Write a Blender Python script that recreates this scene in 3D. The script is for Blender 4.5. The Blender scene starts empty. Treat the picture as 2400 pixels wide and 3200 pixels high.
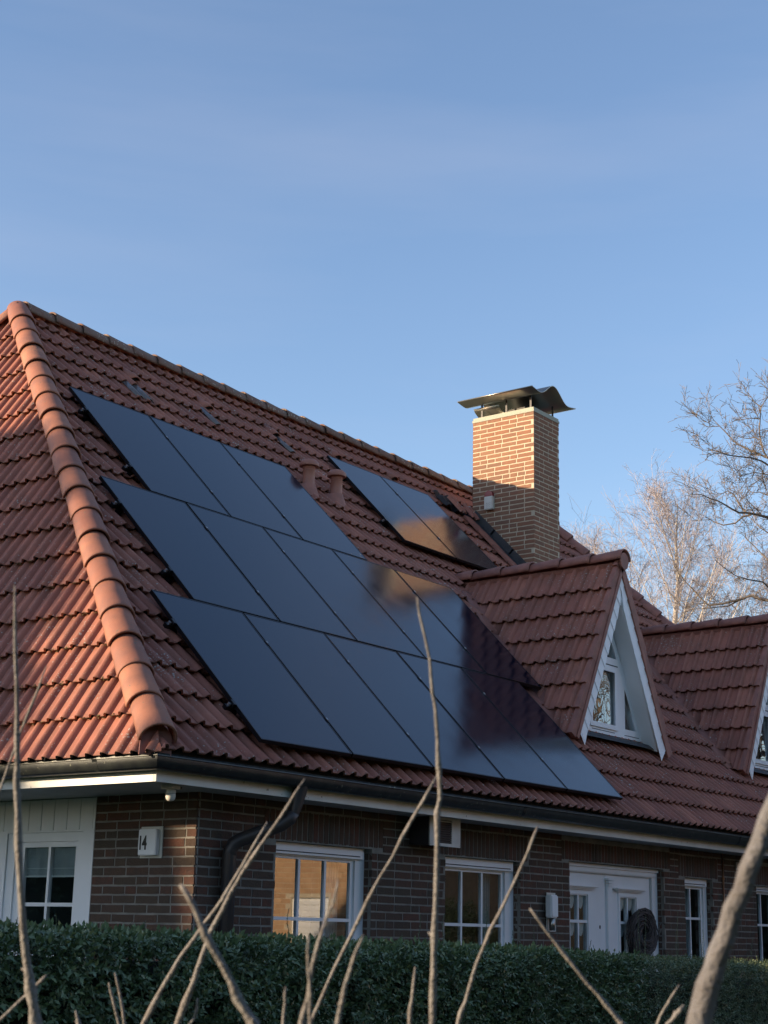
import bpy, bmesh, math, random
import numpy as np
from mathutils import Vector, Matrix, noise as mnoise
R = math.radians
random.seed(7); np.random.seed(7)
scene = bpy.context.scene
C = scene.collection

# ---------------------------------------------------------------- camera
cam_data = bpy.data.cameras.new('camera'); cam = bpy.data.objects.new('camera', cam_data); C.objects.link(cam)
scene.camera = cam
CAM = Vector((-8.0307, -8.0433, 1.5499))
yaw, pitch, roll = R(37.1062), R(14.948), R(1.206)
F = Vector((math.cos(yaw)*math.cos(pitch), math.sin(yaw)*math.cos(pitch), math.sin(pitch)))
Rt = Vector((math.sin(yaw), -math.cos(yaw), 0)); Up = Rt.cross(F)
Rt2 = Rt*math.cos(roll) + Up*math.sin(roll); Up2 = -Rt*math.sin(roll) + Up*math.cos(roll)
m = Matrix((Rt2, Up2, -F)).transposed().to_4x4(); m.translation = CAM
cam.matrix_world = m
cam_data.sensor_fit = 'VERTICAL'; cam_data.sensor_height = 24.0; cam_data.lens = 24.0*4929.16/3200
cam_data.clip_start = 0.05; cam_data.clip_end = 3000
cam_data.dof.use_dof = True; cam_data.dof.focus_distance = 15.0; cam_data.dof.aperture_fstop = 11.0

# ---------------------------------------------------------------- sky, sun, exposure
SUN = Vector((-3.70, 3.09, 1.0)).normalized()
elev = math.asin(SUN.z)
world = bpy.data.worlds.new('World'); scene.world = world; world.use_nodes = True
nt = world.node_tree; nt.nodes.clear()
sky = nt.nodes.new('ShaderNodeTexSky'); sky.sky_type = 'NISHITA'; sky.sun_disc = False
sky.sun_elevation = elev; sky.sun_rotation = math.atan2(SUN.x, SUN.y)
sky.altitude = 0; sky.air_density = 1.0; sky.dust_density = 0.5; sky.ozone_density = 2.6
bg = nt.nodes.new('ShaderNodeBackground'); bg.inputs['Strength'].default_value = 0.15
wo = nt.nodes.new('ShaderNodeOutputWorld')
wb = nt.nodes.new('ShaderNodeMix'); wb.data_type = 'RGBA'; wb.blend_type = 'MULTIPLY'; wb.inputs[0].default_value = 1.0; wb.inputs[7].default_value = (1.09, 0.975, 0.965, 1)   # white balance of the photograph
tc = nt.nodes.new('ShaderNodeTexCoord'); mp = nt.nodes.new('ShaderNodeMapping'); mp.inputs['Rotation'].default_value = (R(28), R(-12), R(38)); mp.inputs['Scale'].default_value = (1.1, 1.6, 9.0)
cn_ = nt.nodes.new('ShaderNodeTexNoise'); cn_.inputs['Scale'].default_value = 1.3; cn_.inputs['Detail'].default_value = 5; cn_.inputs['Roughness'].default_value = 0.55
cm = nt.nodes.new('ShaderNodeMapRange'); cm.inputs[1].default_value = 0.45; cm.inputs[2].default_value = 0.80; cm.inputs[4].default_value = 0.11
ci = nt.nodes.new('ShaderNodeMix'); ci.data_type = 'RGBA'; ci.inputs[7].default_value = (2.6, 2.75, 3.0, 1)     # thin high cirrus
nt.links.new(tc.outputs['Generated'], mp.inputs[0]); nt.links.new(mp.outputs[0], cn_.inputs['Vector']); nt.links.new(cn_.outputs[0], cm.inputs[0])
nt.links.new(cm.outputs[0], ci.inputs[0]); nt.links.new(sky.outputs[0], ci.inputs[6]); nt.links.new(ci.outputs[2], wb.inputs[6]); nt.links.new(wb.outputs[2], bg.inputs[0]); nt.links.new(bg.outputs[0], wo.inputs[0])
sun_data = bpy.data.lights.new('sun', 'SUN'); sun_data.energy = 5.0; sun_data.angle = R(0.55); sun_data.color = (1.0, 0.76, 0.50)
sun = bpy.data.objects.new('sun', sun_data); C.objects.link(sun)
sun.rotation_mode = 'QUATERNION'; sun.rotation_quaternion = (-SUN).to_track_quat('-Z', 'Y'); sun.location = (-20, 18, 12)
vs = scene.view_settings
vs.view_transform = 'Standard'; vs.look = 'None'; vs.gamma = 1.0; vs.use_curve_mapping = False; vs.exposure = 1.0
scene.cycles.max_bounces = 8; scene.cycles.transparent_max_bounces = 16
scene.cycles.caustics_reflective = False; scene.cycles.caustics_refractive = False

# ---------------------------------------------------------------- materials
def mat(name, col, rough=0.7, metal=0.0, var=0.0, nscale=6.0, col2=None, bump=0.0, bscale=60.0, spec=0.5, rnd=0.0, ramp=None, coat=0.0):
    """procedural material: base colour varied by world-space noise and per piece"""
    M = bpy.data.materials.new(name); M.use_nodes = True
    N = M.node_tree.nodes; L = M.node_tree.links
    b = N['Principled BSDF']
    b.inputs['Roughness'].default_value = rough; b.inputs['Metallic'].default_value = metal
    b.inputs['Specular IOR Level'].default_value = spec
    if coat: b.inputs['Coat Weight'].default_value = coat; b.inputs['Coat Roughness'].default_value = 0.08
    geo = N.new('ShaderNodeNewGeometry')
    colour = None
    if ramp:
        oi = N.new('ShaderNodeObjectInfo'); ad = N.new('ShaderNodeMath'); ad.operation = 'ADD'
        fr = N.new('ShaderNodeMath'); fr.operation = 'FRACT'
        L.new(oi.outputs['Random'], ad.inputs[0]); L.new(geo.outputs['Random Per Island'], ad.inputs[1]); L.new(ad.outputs[0], fr.inputs[0])
        cr = N.new('ShaderNodeValToRGB'); cr.color_ramp.interpolation = 'LINEAR'
        e = cr.color_ramp.elements
        while len(e) > 1: e.remove(e[-1])
        e[0].position = ramp[0][0]; e[0].color = (*ramp[0][1], 1)
        for p, c in ramp[1:]:
            q = e.new(p); q.color = (*c, 1)
        L.new(fr.outputs[0], cr.inputs[0]); colour = cr.outputs[0]
    n1 = N.new('ShaderNodeTexNoise'); n1.inputs['Scale'].default_value = nscale; n1.inputs['Detail'].default_value = 6
    L.new(geo.outputs['Position'], n1.inputs['Vector'])
    mix = N.new('ShaderNodeMix'); mix.data_type = 'RGBA'
    if colour: L.new(colour, mix.inputs[6])
    else: mix.inputs[6].default_value = (*col, 1)
    c2 = col2 if col2 else tuple(c*0.55 for c in col)
    mix.inputs[7].default_value = (*c2, 1)
    mr = N.new('ShaderNodeMapRange'); mr.inputs[1].default_value = 0.38; mr.inputs[2].default_value = 0.72
    mr.inputs[3].default_value = 0; mr.inputs[4].default_value = var
    L.new(n1.outputs[0], mr.inputs[0]); L.new(mr.outputs[0], mix.inputs[0])
    L.new(mix.outputs[2], b.inputs['Base Color'])
    if bump:
        n2 = N.new('ShaderNodeTexNoise'); n2.inputs['Scale'].default_value = bscale; n2.inputs['Detail'].default_value = 4
        L.new(geo.outputs['Position'], n2.inputs['Vector'])
        bp = N.new('ShaderNodeBump'); bp.inputs['Strength'].default_value = bump; bp.inputs['Distance'].default_value = 0.01
        L.new(n2.outputs[0], bp.inputs['Height']); L.new(bp.outputs[0], b.inputs['Normal'])
    return M

def speckle(M, col, lo=0.70, hi=0.74, scale=70.0, big=2.0):
    """small lichen or dirt spots mixed over a material's base colour"""
    N = M.node_tree.nodes; L = M.node_tree.links; b = N['Principled BSDF']
    src = b.inputs['Base Color'].links[0].from_socket
    geo = N.new('ShaderNodeNewGeometry')
    a = N.new('ShaderNodeTexNoise'); a.inputs['Scale'].default_value = scale; a.inputs['Detail'].default_value = 2
    g = N.new('ShaderNodeTexNoise'); g.inputs['Scale'].default_value = big
    L.new(geo.outputs['Position'], a.inputs['Vector']); L.new(geo.outputs['Position'], g.inputs['Vector'])
    s = N.new('ShaderNodeMath'); s.operation = 'MULTIPLY_ADD'; s.inputs[1].default_value = 0.35
    L.new(g.outputs[0], s.inputs[0]); L.new(a.outputs[0], s.inputs[2])
    mr = N.new('ShaderNodeMapRange'); mr.inputs[1].default_value = lo + 0.17; mr.inputs[2].default_value = hi + 0.17
    L.new(s.outputs[0], mr.inputs[0])
    mx = N.new('ShaderNodeMix'); mx.data_type = 'RGBA'; mx.inputs[7].default_value = (*col, 1)
    L.new(mr.outputs[0], mx.inputs[0]); L.new(src, mx.inputs[6]); L.new(mx.outputs[2], b.inputs['Base Color'])
    return M

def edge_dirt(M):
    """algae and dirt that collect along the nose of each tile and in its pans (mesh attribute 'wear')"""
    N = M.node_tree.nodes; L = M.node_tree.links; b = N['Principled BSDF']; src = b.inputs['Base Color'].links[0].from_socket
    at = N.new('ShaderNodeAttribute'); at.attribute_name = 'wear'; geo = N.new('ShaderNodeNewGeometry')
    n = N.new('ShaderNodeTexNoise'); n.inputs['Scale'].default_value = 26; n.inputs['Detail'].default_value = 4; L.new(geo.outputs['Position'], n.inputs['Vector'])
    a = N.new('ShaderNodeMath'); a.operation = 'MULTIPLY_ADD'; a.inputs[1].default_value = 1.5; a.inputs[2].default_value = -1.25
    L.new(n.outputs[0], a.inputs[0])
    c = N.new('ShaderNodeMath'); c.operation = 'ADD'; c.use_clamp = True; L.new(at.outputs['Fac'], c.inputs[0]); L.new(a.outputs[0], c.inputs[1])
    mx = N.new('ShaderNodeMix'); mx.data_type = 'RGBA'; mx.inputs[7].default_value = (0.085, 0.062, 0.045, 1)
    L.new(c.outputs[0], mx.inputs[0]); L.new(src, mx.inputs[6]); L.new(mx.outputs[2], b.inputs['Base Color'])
TILE = [(0.0, (0.365, 0.139, 0.095)), (0.2, (0.300, 0.113, 0.079)), (0.4, (0.373, 0.143, 0.097)), (0.6, (0.421, 0.167, 0.111)), (0.85, (0.267, 0.101, 0.075)), (1.0, (0.365, 0.139, 0.095))]
m_tile = speckle(mat('clay_red_tile', (0.3, .13, .09), 0.62, var=0.8, nscale=4.0, col2=(0.22, 0.095, 0.066), bump=0.35, bscale=140, ramp=TILE, spec=0.3), (0.42, 0.40, 0.36), 0.685, 0.735, 50)
edge_dirt(m_tile)
CAPR = [(0.0, (0.36, 0.148, 0.088)), (0.25, (0.27, 0.110, 0.072)), (0.5, (0.40, 0.170, 0.100)), (0.75, (0.24, 0.10, 0.070)), (1.0, (0.36, 0.148, 0.088))]
m_hip = speckle(mat('terracotta_hip_cap', (0.4, .18, .12), 0.6, var=0.8, nscale=6.0, col2=(0.22, 0.105, 0.078), bump=0.35, bscale=120, ramp=CAPR, spec=0.3), (0.17, 0.14, 0.10), 0.68, 0.74, 32)
m_ridge = speckle(mat('weathered_ridge_cap', (0.17, .125, .10), 0.85, var=0.8, nscale=14.0, col2=(0.18, 0.145, 0.115), bump=0.5, bscale=110, ramp=[(0, (.15, .075, .055)), (1, (.19, .10, .075))]), (0.40, 0.40, 0.34), 0.66, 0.74, 40)
m_dormcap = mat('brown_verge_tile', (0.25, .11, .085), 0.6, var=0.6, nscale=8, col2=(.15, .075, .06), bump=0.25, bscale=140, spec=.35, ramp=[(0, (.36, .15, .11)), (1, (.30, .125, .095))])
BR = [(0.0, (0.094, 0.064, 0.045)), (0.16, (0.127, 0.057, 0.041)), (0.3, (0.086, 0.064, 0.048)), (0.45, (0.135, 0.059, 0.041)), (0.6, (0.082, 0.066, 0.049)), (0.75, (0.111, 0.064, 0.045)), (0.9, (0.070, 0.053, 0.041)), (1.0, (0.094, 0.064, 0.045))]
m_brick = mat('mottled_brown_brick', (0.2, .12, .09), 0.85, var=0.75, nscale=16.0, col2=(0.075, 0.055, 0.045), bump=0.6, bscale=75, ramp=BR, spec=.2)  # same brick as the chimney; the facade's shade is put into this darker tone
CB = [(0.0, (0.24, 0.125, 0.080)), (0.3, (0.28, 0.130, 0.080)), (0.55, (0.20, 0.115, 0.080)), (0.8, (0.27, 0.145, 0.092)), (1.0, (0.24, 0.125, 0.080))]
m_cbrick = mat('chimney_red_brown_brick', (0.3, .15, .1), 0.85, var=0.6, nscale=18.0, col2=(0.22, 0.12, 0.085), bump=0.6, bscale=75, ramp=CB, spec=.2)  # same brick as the walls, in a lighter tone for the sunlit chimney
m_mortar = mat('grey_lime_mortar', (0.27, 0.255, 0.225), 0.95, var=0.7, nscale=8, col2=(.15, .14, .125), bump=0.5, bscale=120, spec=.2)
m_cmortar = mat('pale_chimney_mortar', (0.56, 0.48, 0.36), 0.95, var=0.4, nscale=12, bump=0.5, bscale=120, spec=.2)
m_white = mat('white_window_paint', (0.82, 0.83, 0.84), 0.4, var=0.35, nscale=3, col2=(.68, .69, .68))
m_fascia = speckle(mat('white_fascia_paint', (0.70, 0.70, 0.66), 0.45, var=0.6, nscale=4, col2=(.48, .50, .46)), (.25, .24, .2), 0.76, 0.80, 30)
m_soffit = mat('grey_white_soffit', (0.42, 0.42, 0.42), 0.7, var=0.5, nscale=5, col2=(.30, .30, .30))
m_shingle = mat('white_slate_shingle', (0.86, 0.87, 0.88), 0.45, var=0.4, nscale=6, col2=(.74, .76, .77))
m_dark = mat('dark_slate_joint', (0.05, 0.05, 0.055), 0.8)
m_zinc = speckle(mat('patinated_zinc_gutter', (0.022, 0.026, 0.03), 0.42, metal=0.5, var=0.6, nscale=9, col2=(.06, .068, .06), bump=.1), (.22, .23, .18), 0.70, 0.80, 25)
m_pipe = mat('dark_rain_pipe', (0.045, 0.042, 0.045), 0.45, metal=0.3, var=0.5, nscale=8, col2=(.09, .065, .045))
m_lead = mat('grey_lead_flashing', (0.055, 0.055, 0.058), 0.55, metal=0.4, var=0.5, nscale=10, bump=.4, bscale=30)
m_valley = mat('brown_valley_sheet', (0.33, 0.14, 0.105), 0.55, var=0.5, nscale=5, col2=(.15, .075, .06), spec=.4)
m_steel = mat('dull_stainless_steel', (0.42, 0.40, 0.36), 0.33, metal=0.95, var=0.4, nscale=4, col2=(.33, .31, .29))
m_frame = mat('black_anodised_frame', (0.012, 0.013, 0.016), 0.35, metal=0.6)
m_clamp = mat('bright_clamp_metal', (0.55, 0.55, 0.55), 0.3, metal=0.9)
m_cellg = None
def glossy_panel():
    M = bpy.data.materials.new('black_solar_glass'); M.use_nodes = True
    N = M.node_tree.nodes; L = M.node_tree.links; b = N['Principled BSDF']
    b.inputs['Base Color'].default_value = (0.005, 0.009, 0.022, 1); b.inputs['Roughness'].default_value = 0.12; b.inputs['Specular Tint'].default_value = (0.80, 0.90, 1.0, 1)
    b.inputs['IOR'].default_value = 1.5
    geo = N.new('ShaderNodeTexCoord'); n = N.new('ShaderNodeTexNoise'); n.inputs['Scale'].default_value = 3.0; n.inputs['Detail'].default_value = 5
    L.new(geo.outputs['Object'], n.inputs['Vector'])
    mr = N.new('ShaderNodeMapRange'); mr.inputs[1].default_value = .35; mr.inputs[2].default_value = .7; mr.inputs[3].default_value = 0.11; mr.inputs[4].default_value = 0.16
    L.new(n.outputs[0], mr.inputs[0]); L.new(mr.outputs[0], b.inputs['Roughness'])
    return M
m_panel = glossy_panel()
def glass(name, ior=1.75, tint=(0.85, 0.9, 0.9), wav=0.0):
    M = bpy.data.materials.new(name); M.use_nodes = True
    N = M.node_tree.nodes; L = M.node_tree.links; N.remove(N['Principled BSDF'])
    t = N.new('ShaderNodeBsdfTransparent'); t.inputs[0].default_value = (*tint, 1)
    g = N.new('ShaderNodeBsdfGlossy'); g.inputs['Roughness'].default_value = 0.01; g.inputs['Color'].default_value = (1, 1, 1, 1)
    fr = N.new('ShaderNodeFresnel'); fr.inputs['IOR'].default_value = ior
    mx = N.new('ShaderNodeMixShader'); gb = N.new('ShaderNodeNewGeometry'); inv = N.new('ShaderNodeMath'); inv.operation = 'SUBTRACT'; inv.inputs[0].default_value = 1.0; L.new(gb.outputs['Backfacing'], inv.inputs[1])
    ml = N.new('ShaderNodeMath'); ml.operation = 'MULTIPLY'; L.new(fr.outputs[0], ml.inputs[0]); L.new(inv.outputs[0], ml.inputs[1])
    L.new(ml.outputs[0], mx.inputs[0]); L.new(t.outputs[0], mx.inputs[1]); L.new(g.outputs[0], mx.inputs[2])
    L.new(mx.outputs[0], N['Material Output'].inputs['Surface'])
    if wav:
        geo = N.new('ShaderNodeNewGeometry'); n = N.new('ShaderNodeTexNoise'); n.inputs['Scale'].default_value = 1.6; n.inputs['Detail'].default_value = 0
        L.new(geo.outputs['Position'], n.inputs['Vector'])
        bp = N.new('ShaderNodeBump'); bp.inputs['Strength'].default_value = wav; bp.inputs['Distance'].default_value = 0.05
        L.new(n.outputs[0], bp.inputs['Height']); L.new(bp.outputs[0], g.inputs['Normal'])
    return M
m_glass = glass('window_glass', 2.6, wav=0.02)
m_dglass = glass('wavy_dormer_glass', 2.6, wav=0.35)
m_clear = mat('cloudy_clear_tile', (0.15, 0.13, 0.13), 0.2, var=0.5, nscale=12)
m_room = mat('dark_room_paint', (0.05, 0.05, 0.05), 0.9)
m_curtain = mat('grey_white_curtain', (0.50, 0.52, 0.53), 0.9, var=0.3, nscale=10)
m_leaf = mat('dark_hedge_leaf', (0.045, 0.085, 0.045), 0.42, ramp=[(0, (.08, .13, .06)), (.5, (.135, .20, .095)), (.85, (.19, .25, .125)), (.97, (.22, .25, .10)), (1, (.25, .27, .11))], var=0.3, nscale=3, spec=.5)
m_leaf2 = mat('fine_hedge_leaf', (0.05, 0.09, 0.05), 0.5, ramp=[(0, (.10, .14, .072)), (.6, (.15, .195, .10)), (1, (.21, .235, .125))], var=0.4, nscale=2.5, spec=.45)
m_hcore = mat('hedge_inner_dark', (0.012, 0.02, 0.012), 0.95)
m_stem = mat('grey_brown_bark', (0.205, 0.195, 0.185), 0.8, var=0.7, nscale=55, col2=(.12, .10, .088), bump=.5, bscale=300)
m_stem2 = mat('grey_thick_bark', (0.15, 0.15, 0.16), 0.85, var=0.8, nscale=40, col2=(.085, .075, .07), bump=.6, bscale=200)
m_birch = mat('pale_birch_bark', (0.72, 0.66, 0.57), 0.75, var=0.6, nscale=3.0, col2=(.40, .34, .28))
m_btwig = mat('reddish_birch_twig', (0.32, 0.28, 0.285), 0.75)
m_oak = mat('grey_tree_bark', (0.16, 0.13, 0.105), 0.85, var=0.6, nscale=3)
m_conif = mat('dark_needle', (0.03, 0.055, 0.03), 0.7)
m_grass = mat('short_lawn', (0.055, 0.085, 0.035), 0.9, var=0.7, nscale=1.2, col2=(.075, .07, .04), bump=.5, bscale=40)
m_red = mat('dark_red_plastic', (0.22, 0.03, 0.035), 0.3)
m_sirenw = mat('cream_plastic', (0.62, 0.60, 0.54), 0.45, var=.3, nscale=20)
m_black = mat('matt_black', (0.008, 0.008, 0.008), 0.6)
m_mesh = mat('black_mesh', (0.02, 0.018, 0.02), 0.8)
m_copper = mat('copper_pipe', (0.50, 0.24, 0.13), 0.4, metal=.8, var=.4, nscale=10)
m_twig = mat('dark_wicker_twig', (0.055, 0.045, 0.043), 0.8, var=.6, nscale=20, col2=(.11, .09, .08))
m_vent = mat('beige_plastic', (0.56, 0.54, 0.50), 0.5, var=.3, nscale=10)
m_moss = mat('olive_moss', (0.13, 0.11, 0.045), 0.95, ramp=[(0, (.05, .045, .02)), (.5, (.15, .12, .05)), (1, (.24, .19, .09))])
m_concrete = mat('stained_concrete', (0.38, 0.38, 0.32), 0.9, var=.8, nscale=9, col2=(.32, .36, .30), bump=.4)
m_farbrick = mat('tan_neighbour_brick', (0.42, 0.24, 0.14), 0.9, ramp=[(0, (.52, .33, .19)), (.5, (.44, .27, .155)), (1, (.56, .37, .22))], var=.4, nscale=9)

# ---------------------------------------------------------------- helpers
def prop(o, label=None, cat=None, group=None, kind=None):
    if label: o['label'] = label
    if cat: o['category'] = cat
    if group: o['group'] = group
    if kind: o['kind'] = kind
    return o
def world_of(o):
    return o['_mw'] if False else _MW.get(o.name, Matrix.Identity(4))
_MW = {}
def link(o, parent=None, mw=None):
    C.objects.link(o)
    mw = mw if mw is not None else Matrix.Identity(4)
    if parent is not None:
        o.parent = parent
        o.matrix_parent_inverse = _MW[parent.name].inverted()
    o.matrix_basis = mw
    _MW[o.name] = mw.copy()
    return o
def empty(name, loc, label=None, cat=None, group=None, parent=None, rot=None):
    o = bpy.data.objects.new(name, None); o.empty_display_size = 0.2
    mw = Matrix.Translation(Vector(loc))
    if rot is not None: mw = mw @ rot
    link(o, parent, mw); prop(o, label, cat, group); return o

class MB:
    """collects vertices and faces of one mesh"""
    def __init__(s): s.v = []; s.f = []; s.mi = []
    def add(s, vs, fs, mi=0):
        n = len(s.v); s.v += [tuple(v) for v in vs]; s.f += [tuple(n+i for i in f) for f in fs]; s.mi += [mi]*len(fs); return s
    def box(s, a, b, mi=0, M=None):
        (x0, y0, z0), (x1, y1, z1) = a, b
        vs = [(x0, y0, z0), (x1, y0, z0), (x1, y1, z0), (x0, y1, z0), (x0, y0, z1), (x1, y0, z1), (x1, y1, z1), (x0, y1, z1)]
        if M is not None: vs = [M @ Vector(v) for v in vs]
        return s.add(vs, [(0, 3, 2, 1), (4, 5, 6, 7), (0, 1, 5, 4), (1, 2, 6, 5), (2, 3, 7, 6), (3, 0, 4, 7)], mi)
    def prism(s, poly, n):
        """extrude a planar polygon (list of points) by the vector n"""
        k = len(poly); P = [Vector(p) for p in poly]; n = Vector(n)
        s.add(P + [p+n for p in P], [tuple(range(k))[::-1], tuple(range(k, 2*k))] + [(i, (i+1) % k, k+(i+1) % k, k+i) for i in range(k)]); return s
    def tube(s, pts, rad, n=8, cap=True, jit=0.0):
        P = [Vector(p) for p in pts]; rr = rad if isinstance(rad, (list, tuple)) else [rad]*len(P)
        rings = []; ref = None
        for i, p in enumerate(P):
            t = (P[min(i+1, len(P)-1)] - P[max(i-1, 0)])
            if t.length < 1e-9: t = Vector((0, 0, 1))
            t.normalize()
            if ref is None:
                ref = Vector((0, 0, 1)) if abs(t.z) < 0.9 else Vector((1, 0, 0))
            u = (ref - t*ref.dot(t))
            if u.length < 1e-6: u = Vector((1, 0.1, 0))-t*t.x
            u.normalize(); w = t.cross(u); ref = u
            rings.append([p + (u*math.cos(2*math.pi*k/n) + w*math.sin(2*math.pi*k/n))*rr[i]*(1+random.uniform(-jit, jit)) for k in range(n)])
        vs = [v for r in rings for v in r]; fs = []
        for i in range(len(P)-1):
            for k in range(n):
                a = i*n+k; b = i*n+(k+1) % n; fs.append((a, b, b+n, a+n))
        if cap: fs.append(tuple(range(n))[::-1]); fs.append(tuple((len(P)-1)*n+k for k in range(n)))
        return s.add(vs, fs)
    def build(s, name, material, parent=None, smooth=False, mw=None, kind=None, auto=None):
        me = bpy.data.meshes.new(name); me.from_pydata(s.v, [], s.f); me.update()
        for mm in (material if isinstance(material, (list, tuple)) else [material]): me.materials.append(mm)
        if any(s.mi): me.polygons.foreach_set('material_index', s.mi)
        if smooth: me.polygons.foreach_set('use_smooth', [True]*len(me.polygons))
        if auto: me.set_sharp_from_angle(angle=R(auto))
        o = bpy.data.objects.new(name, me); link(o, parent, mw)
        if kind: o['kind'] = kind
        return o
def boxo(name, a, b, material, parent=None, bev=0.0):
    o = MB().box(a, b).build(name, material, parent)
    if bev:
        bm = bmesh.new(); bm.from_mesh(o.data); bmesh.ops.bevel(bm, geom=bm.edges[:], offset=bev, segments=2, affect='EDGES'); bm.to_mesh(o.data); bm.free()
    return o

# ---------------------------------------------------------------- house frame
SL = R(45.6455); Z0 = 2.75
SX = 2.735; RY = 5.336; RZ = Z0 + RY*math.tan(SL)      # left hip apex
SLL = math.atan2(RZ-Z0, SX)                             # steeper side slope
XR = 14.33; XE = 17.07                                   # right end of the ridge, right eave
def frame(o, ax, up, nz):
    m = Matrix((Vector(ax), Vector(up), Vector(nz))).transposed().to_4x4(); m.translation = Vector(o); return m
FRONT = frame((0, 0, Z0), (1, 0, 0), (0, math.cos(SL), math.sin(SL)), (0, -math.sin(SL), math.cos(SL)))
LEFT = frame((0, 0, Z0), (0, -1, 0), (math.cos(SLL), 0, math.sin(SLL)), (-math.sin(SLL), 0, math.cos(SLL)))
RIGHT = frame((XE, 0, Z0), (0, 1, 0), (-math.cos(SLL), 0, math.sin(SLL)), (math.sin(SLL), 0, math.cos(SLL)))
BACK = frame((0, 2*RY, Z0), (-1, 0, 0), (0, -math.cos(SL), math.sin(SL)), (0, math.sin(SL), math.cos(SL)))
SMAX = RY/math.cos(SL); SLMAX = SX/math.cos(SLL)

house = empty('brick_house', (1.04, 0.57, 0), 'brown brick bungalow with red tiled hip roof, two pointed dormers and white windows', 'house')

# ---------------------------------------------------------------- projection (only used to find which pieces show largest)
def px(P):
    d = Vector(P)-CAM; z = d.dot(F)
    if z < .1: return None
    return (1200+4929.16*d.dot(Rt2)/z, 1600-4929.16*d.dot(Up2)/z, z)
def shown(P, pad=40):
    q = px(P); return q is not None and -pad < q[0] < 2400+pad and -pad < q[1] < 3200+pad

# ---------------------------------------------------------------- roof tiles
TW, TL, TO = 0.312, 0.4, 0.05
def tile_profile(t):
    t = t % 1.0
    if t < 0.52:
        return 0.038*math.sin(math.pi*t/0.52)**0.9
    return 0.0
def tile_mesh(W=TW, L=TL, amp=1.0, nose=0.052, n=6):
    """interlocking pan tile with two rolls: local x across, y up the slope (nose at y=0), z out"""
    ts = [0, .10, .20, .32, .42, .52] if n == 6 else [0, .05, .11, .18, .26, .34, .41, .47, .52, .75]
    xs = [(k+t)*W/2 for k in (0, 1) for t in ts] + [W]
    hs = [tile_profile(t)*amp for k in (0, 1) for t in ts] + [0]
    vs = []; fs = []; wear = []; N = len(xs)
    def row(y, f, w, wp):
        for x, h in zip(xs, hs):
            vs.append((x, y, f(h))); wear.append(w+(wp if h < .004 else 0))
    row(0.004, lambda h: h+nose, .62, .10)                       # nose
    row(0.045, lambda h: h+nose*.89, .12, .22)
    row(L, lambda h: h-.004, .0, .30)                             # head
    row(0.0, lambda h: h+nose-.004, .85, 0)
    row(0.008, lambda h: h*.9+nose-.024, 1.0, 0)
    for i in range(N-1):
        for (a_, b_) in ((0, 1), (1, 2), (3, 0), (4, 3)): fs.append((a_*N+i, a_*N+i+1, b_*N+i+1, b_*N+i))
    tile_mesh.wear = wear
    return vs, fs
def new_tile_data(name, material, **k):
    vs, fs = tile_mesh(**k); me = bpy.data.meshes.new(name); me.from_pydata(vs, [], fs); me.update()
    me.materials.append(material); me.polygons.foreach_set('use_smooth', [True]*len(fs)); me.set_sharp_from_angle(angle=R(50))
    at = me.attributes.new('wear', 'FLOAT', 'POINT'); at.data.foreach_set('value', tile_mesh.wear); return me
tile_near = new_tile_data('roof_tile', m_tile, n=10)
tile_far = new_tile_data('roof_tile_far', m_tile, n=6)

all_tiles = []   # (score, matrix, planes-to-cut, parent)
def lay(parent, M, x0, x1, s0, pitch, rows, cuts, skip=None, score=1.0):
    """cuts: list of (point, normal): keep the side the normal points away from"""
    for r in range(rows):
        s = s0 + r*pitch; x = x0
        while x < x1:
            T = M @ Matrix.Translation((x+random.uniform(-.002, .002), s+random.uniform(-.004, .004), random.uniform(0, .004))) @ Matrix.Rotation(random.uniform(-.004, .004), 4, 'Z')
            corners = [T @ Vector(c) for c in ((0, 0, 0.02), (TW, 0, 0.02), (TW, TL, 0.02), (0, TL, 0.02))]
            mid = sum(corners, Vector())/4
            x += TW
            if skip and skip(mid): continue
            out = False; cutl = []
            for (cp, cn) in cuts:
                d = [(c-cp).dot(cn) for c in corners]
                if min(d) > -0.03: out = True; break
                if max(d) > 0: cutl.append((cp, cn))
            if out: continue
            q = [px(c) for c in corners]
            area = 0
            if all(q):
                area = abs(sum(q[i][0]*q[(i+1) % 4][1]-q[(i+1) % 4][0]*q[i][1] for i in range(4)))/2
                inside = sum(1 for c in q if 0 < c[0] < 2400 and 0 < c[1] < 3200)/4
                nrm = (T.to_3x3() @ Vector((0, 0, 1)))
                if (CAM-mid).dot(nrm) <= 0: inside = 0
                area *= inside*score
            all_tiles.append([area, T, cutl, parent, mid])
def cut_mesh(me, T, cuts):
    bm = bmesh.new(); bm.from_mesh(me); inv = T.inverted(); R3 = inv.to_3x3()
    for cp, cn in cuts:
        bmesh.ops.bisect_plane(bm, geom=bm.verts[:]+bm.edges[:]+bm.faces[:], plane_co=inv @ cp, plane_no=(R3 @ cn).normalized(), clear_outer=True)
    m2 = bpy.data.meshes.new(me.name); bm.to_mesh(m2); bm.free()
    if not m2.materials:
        for q in me.materials: m2.materials.append(q)
    return m2

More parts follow.
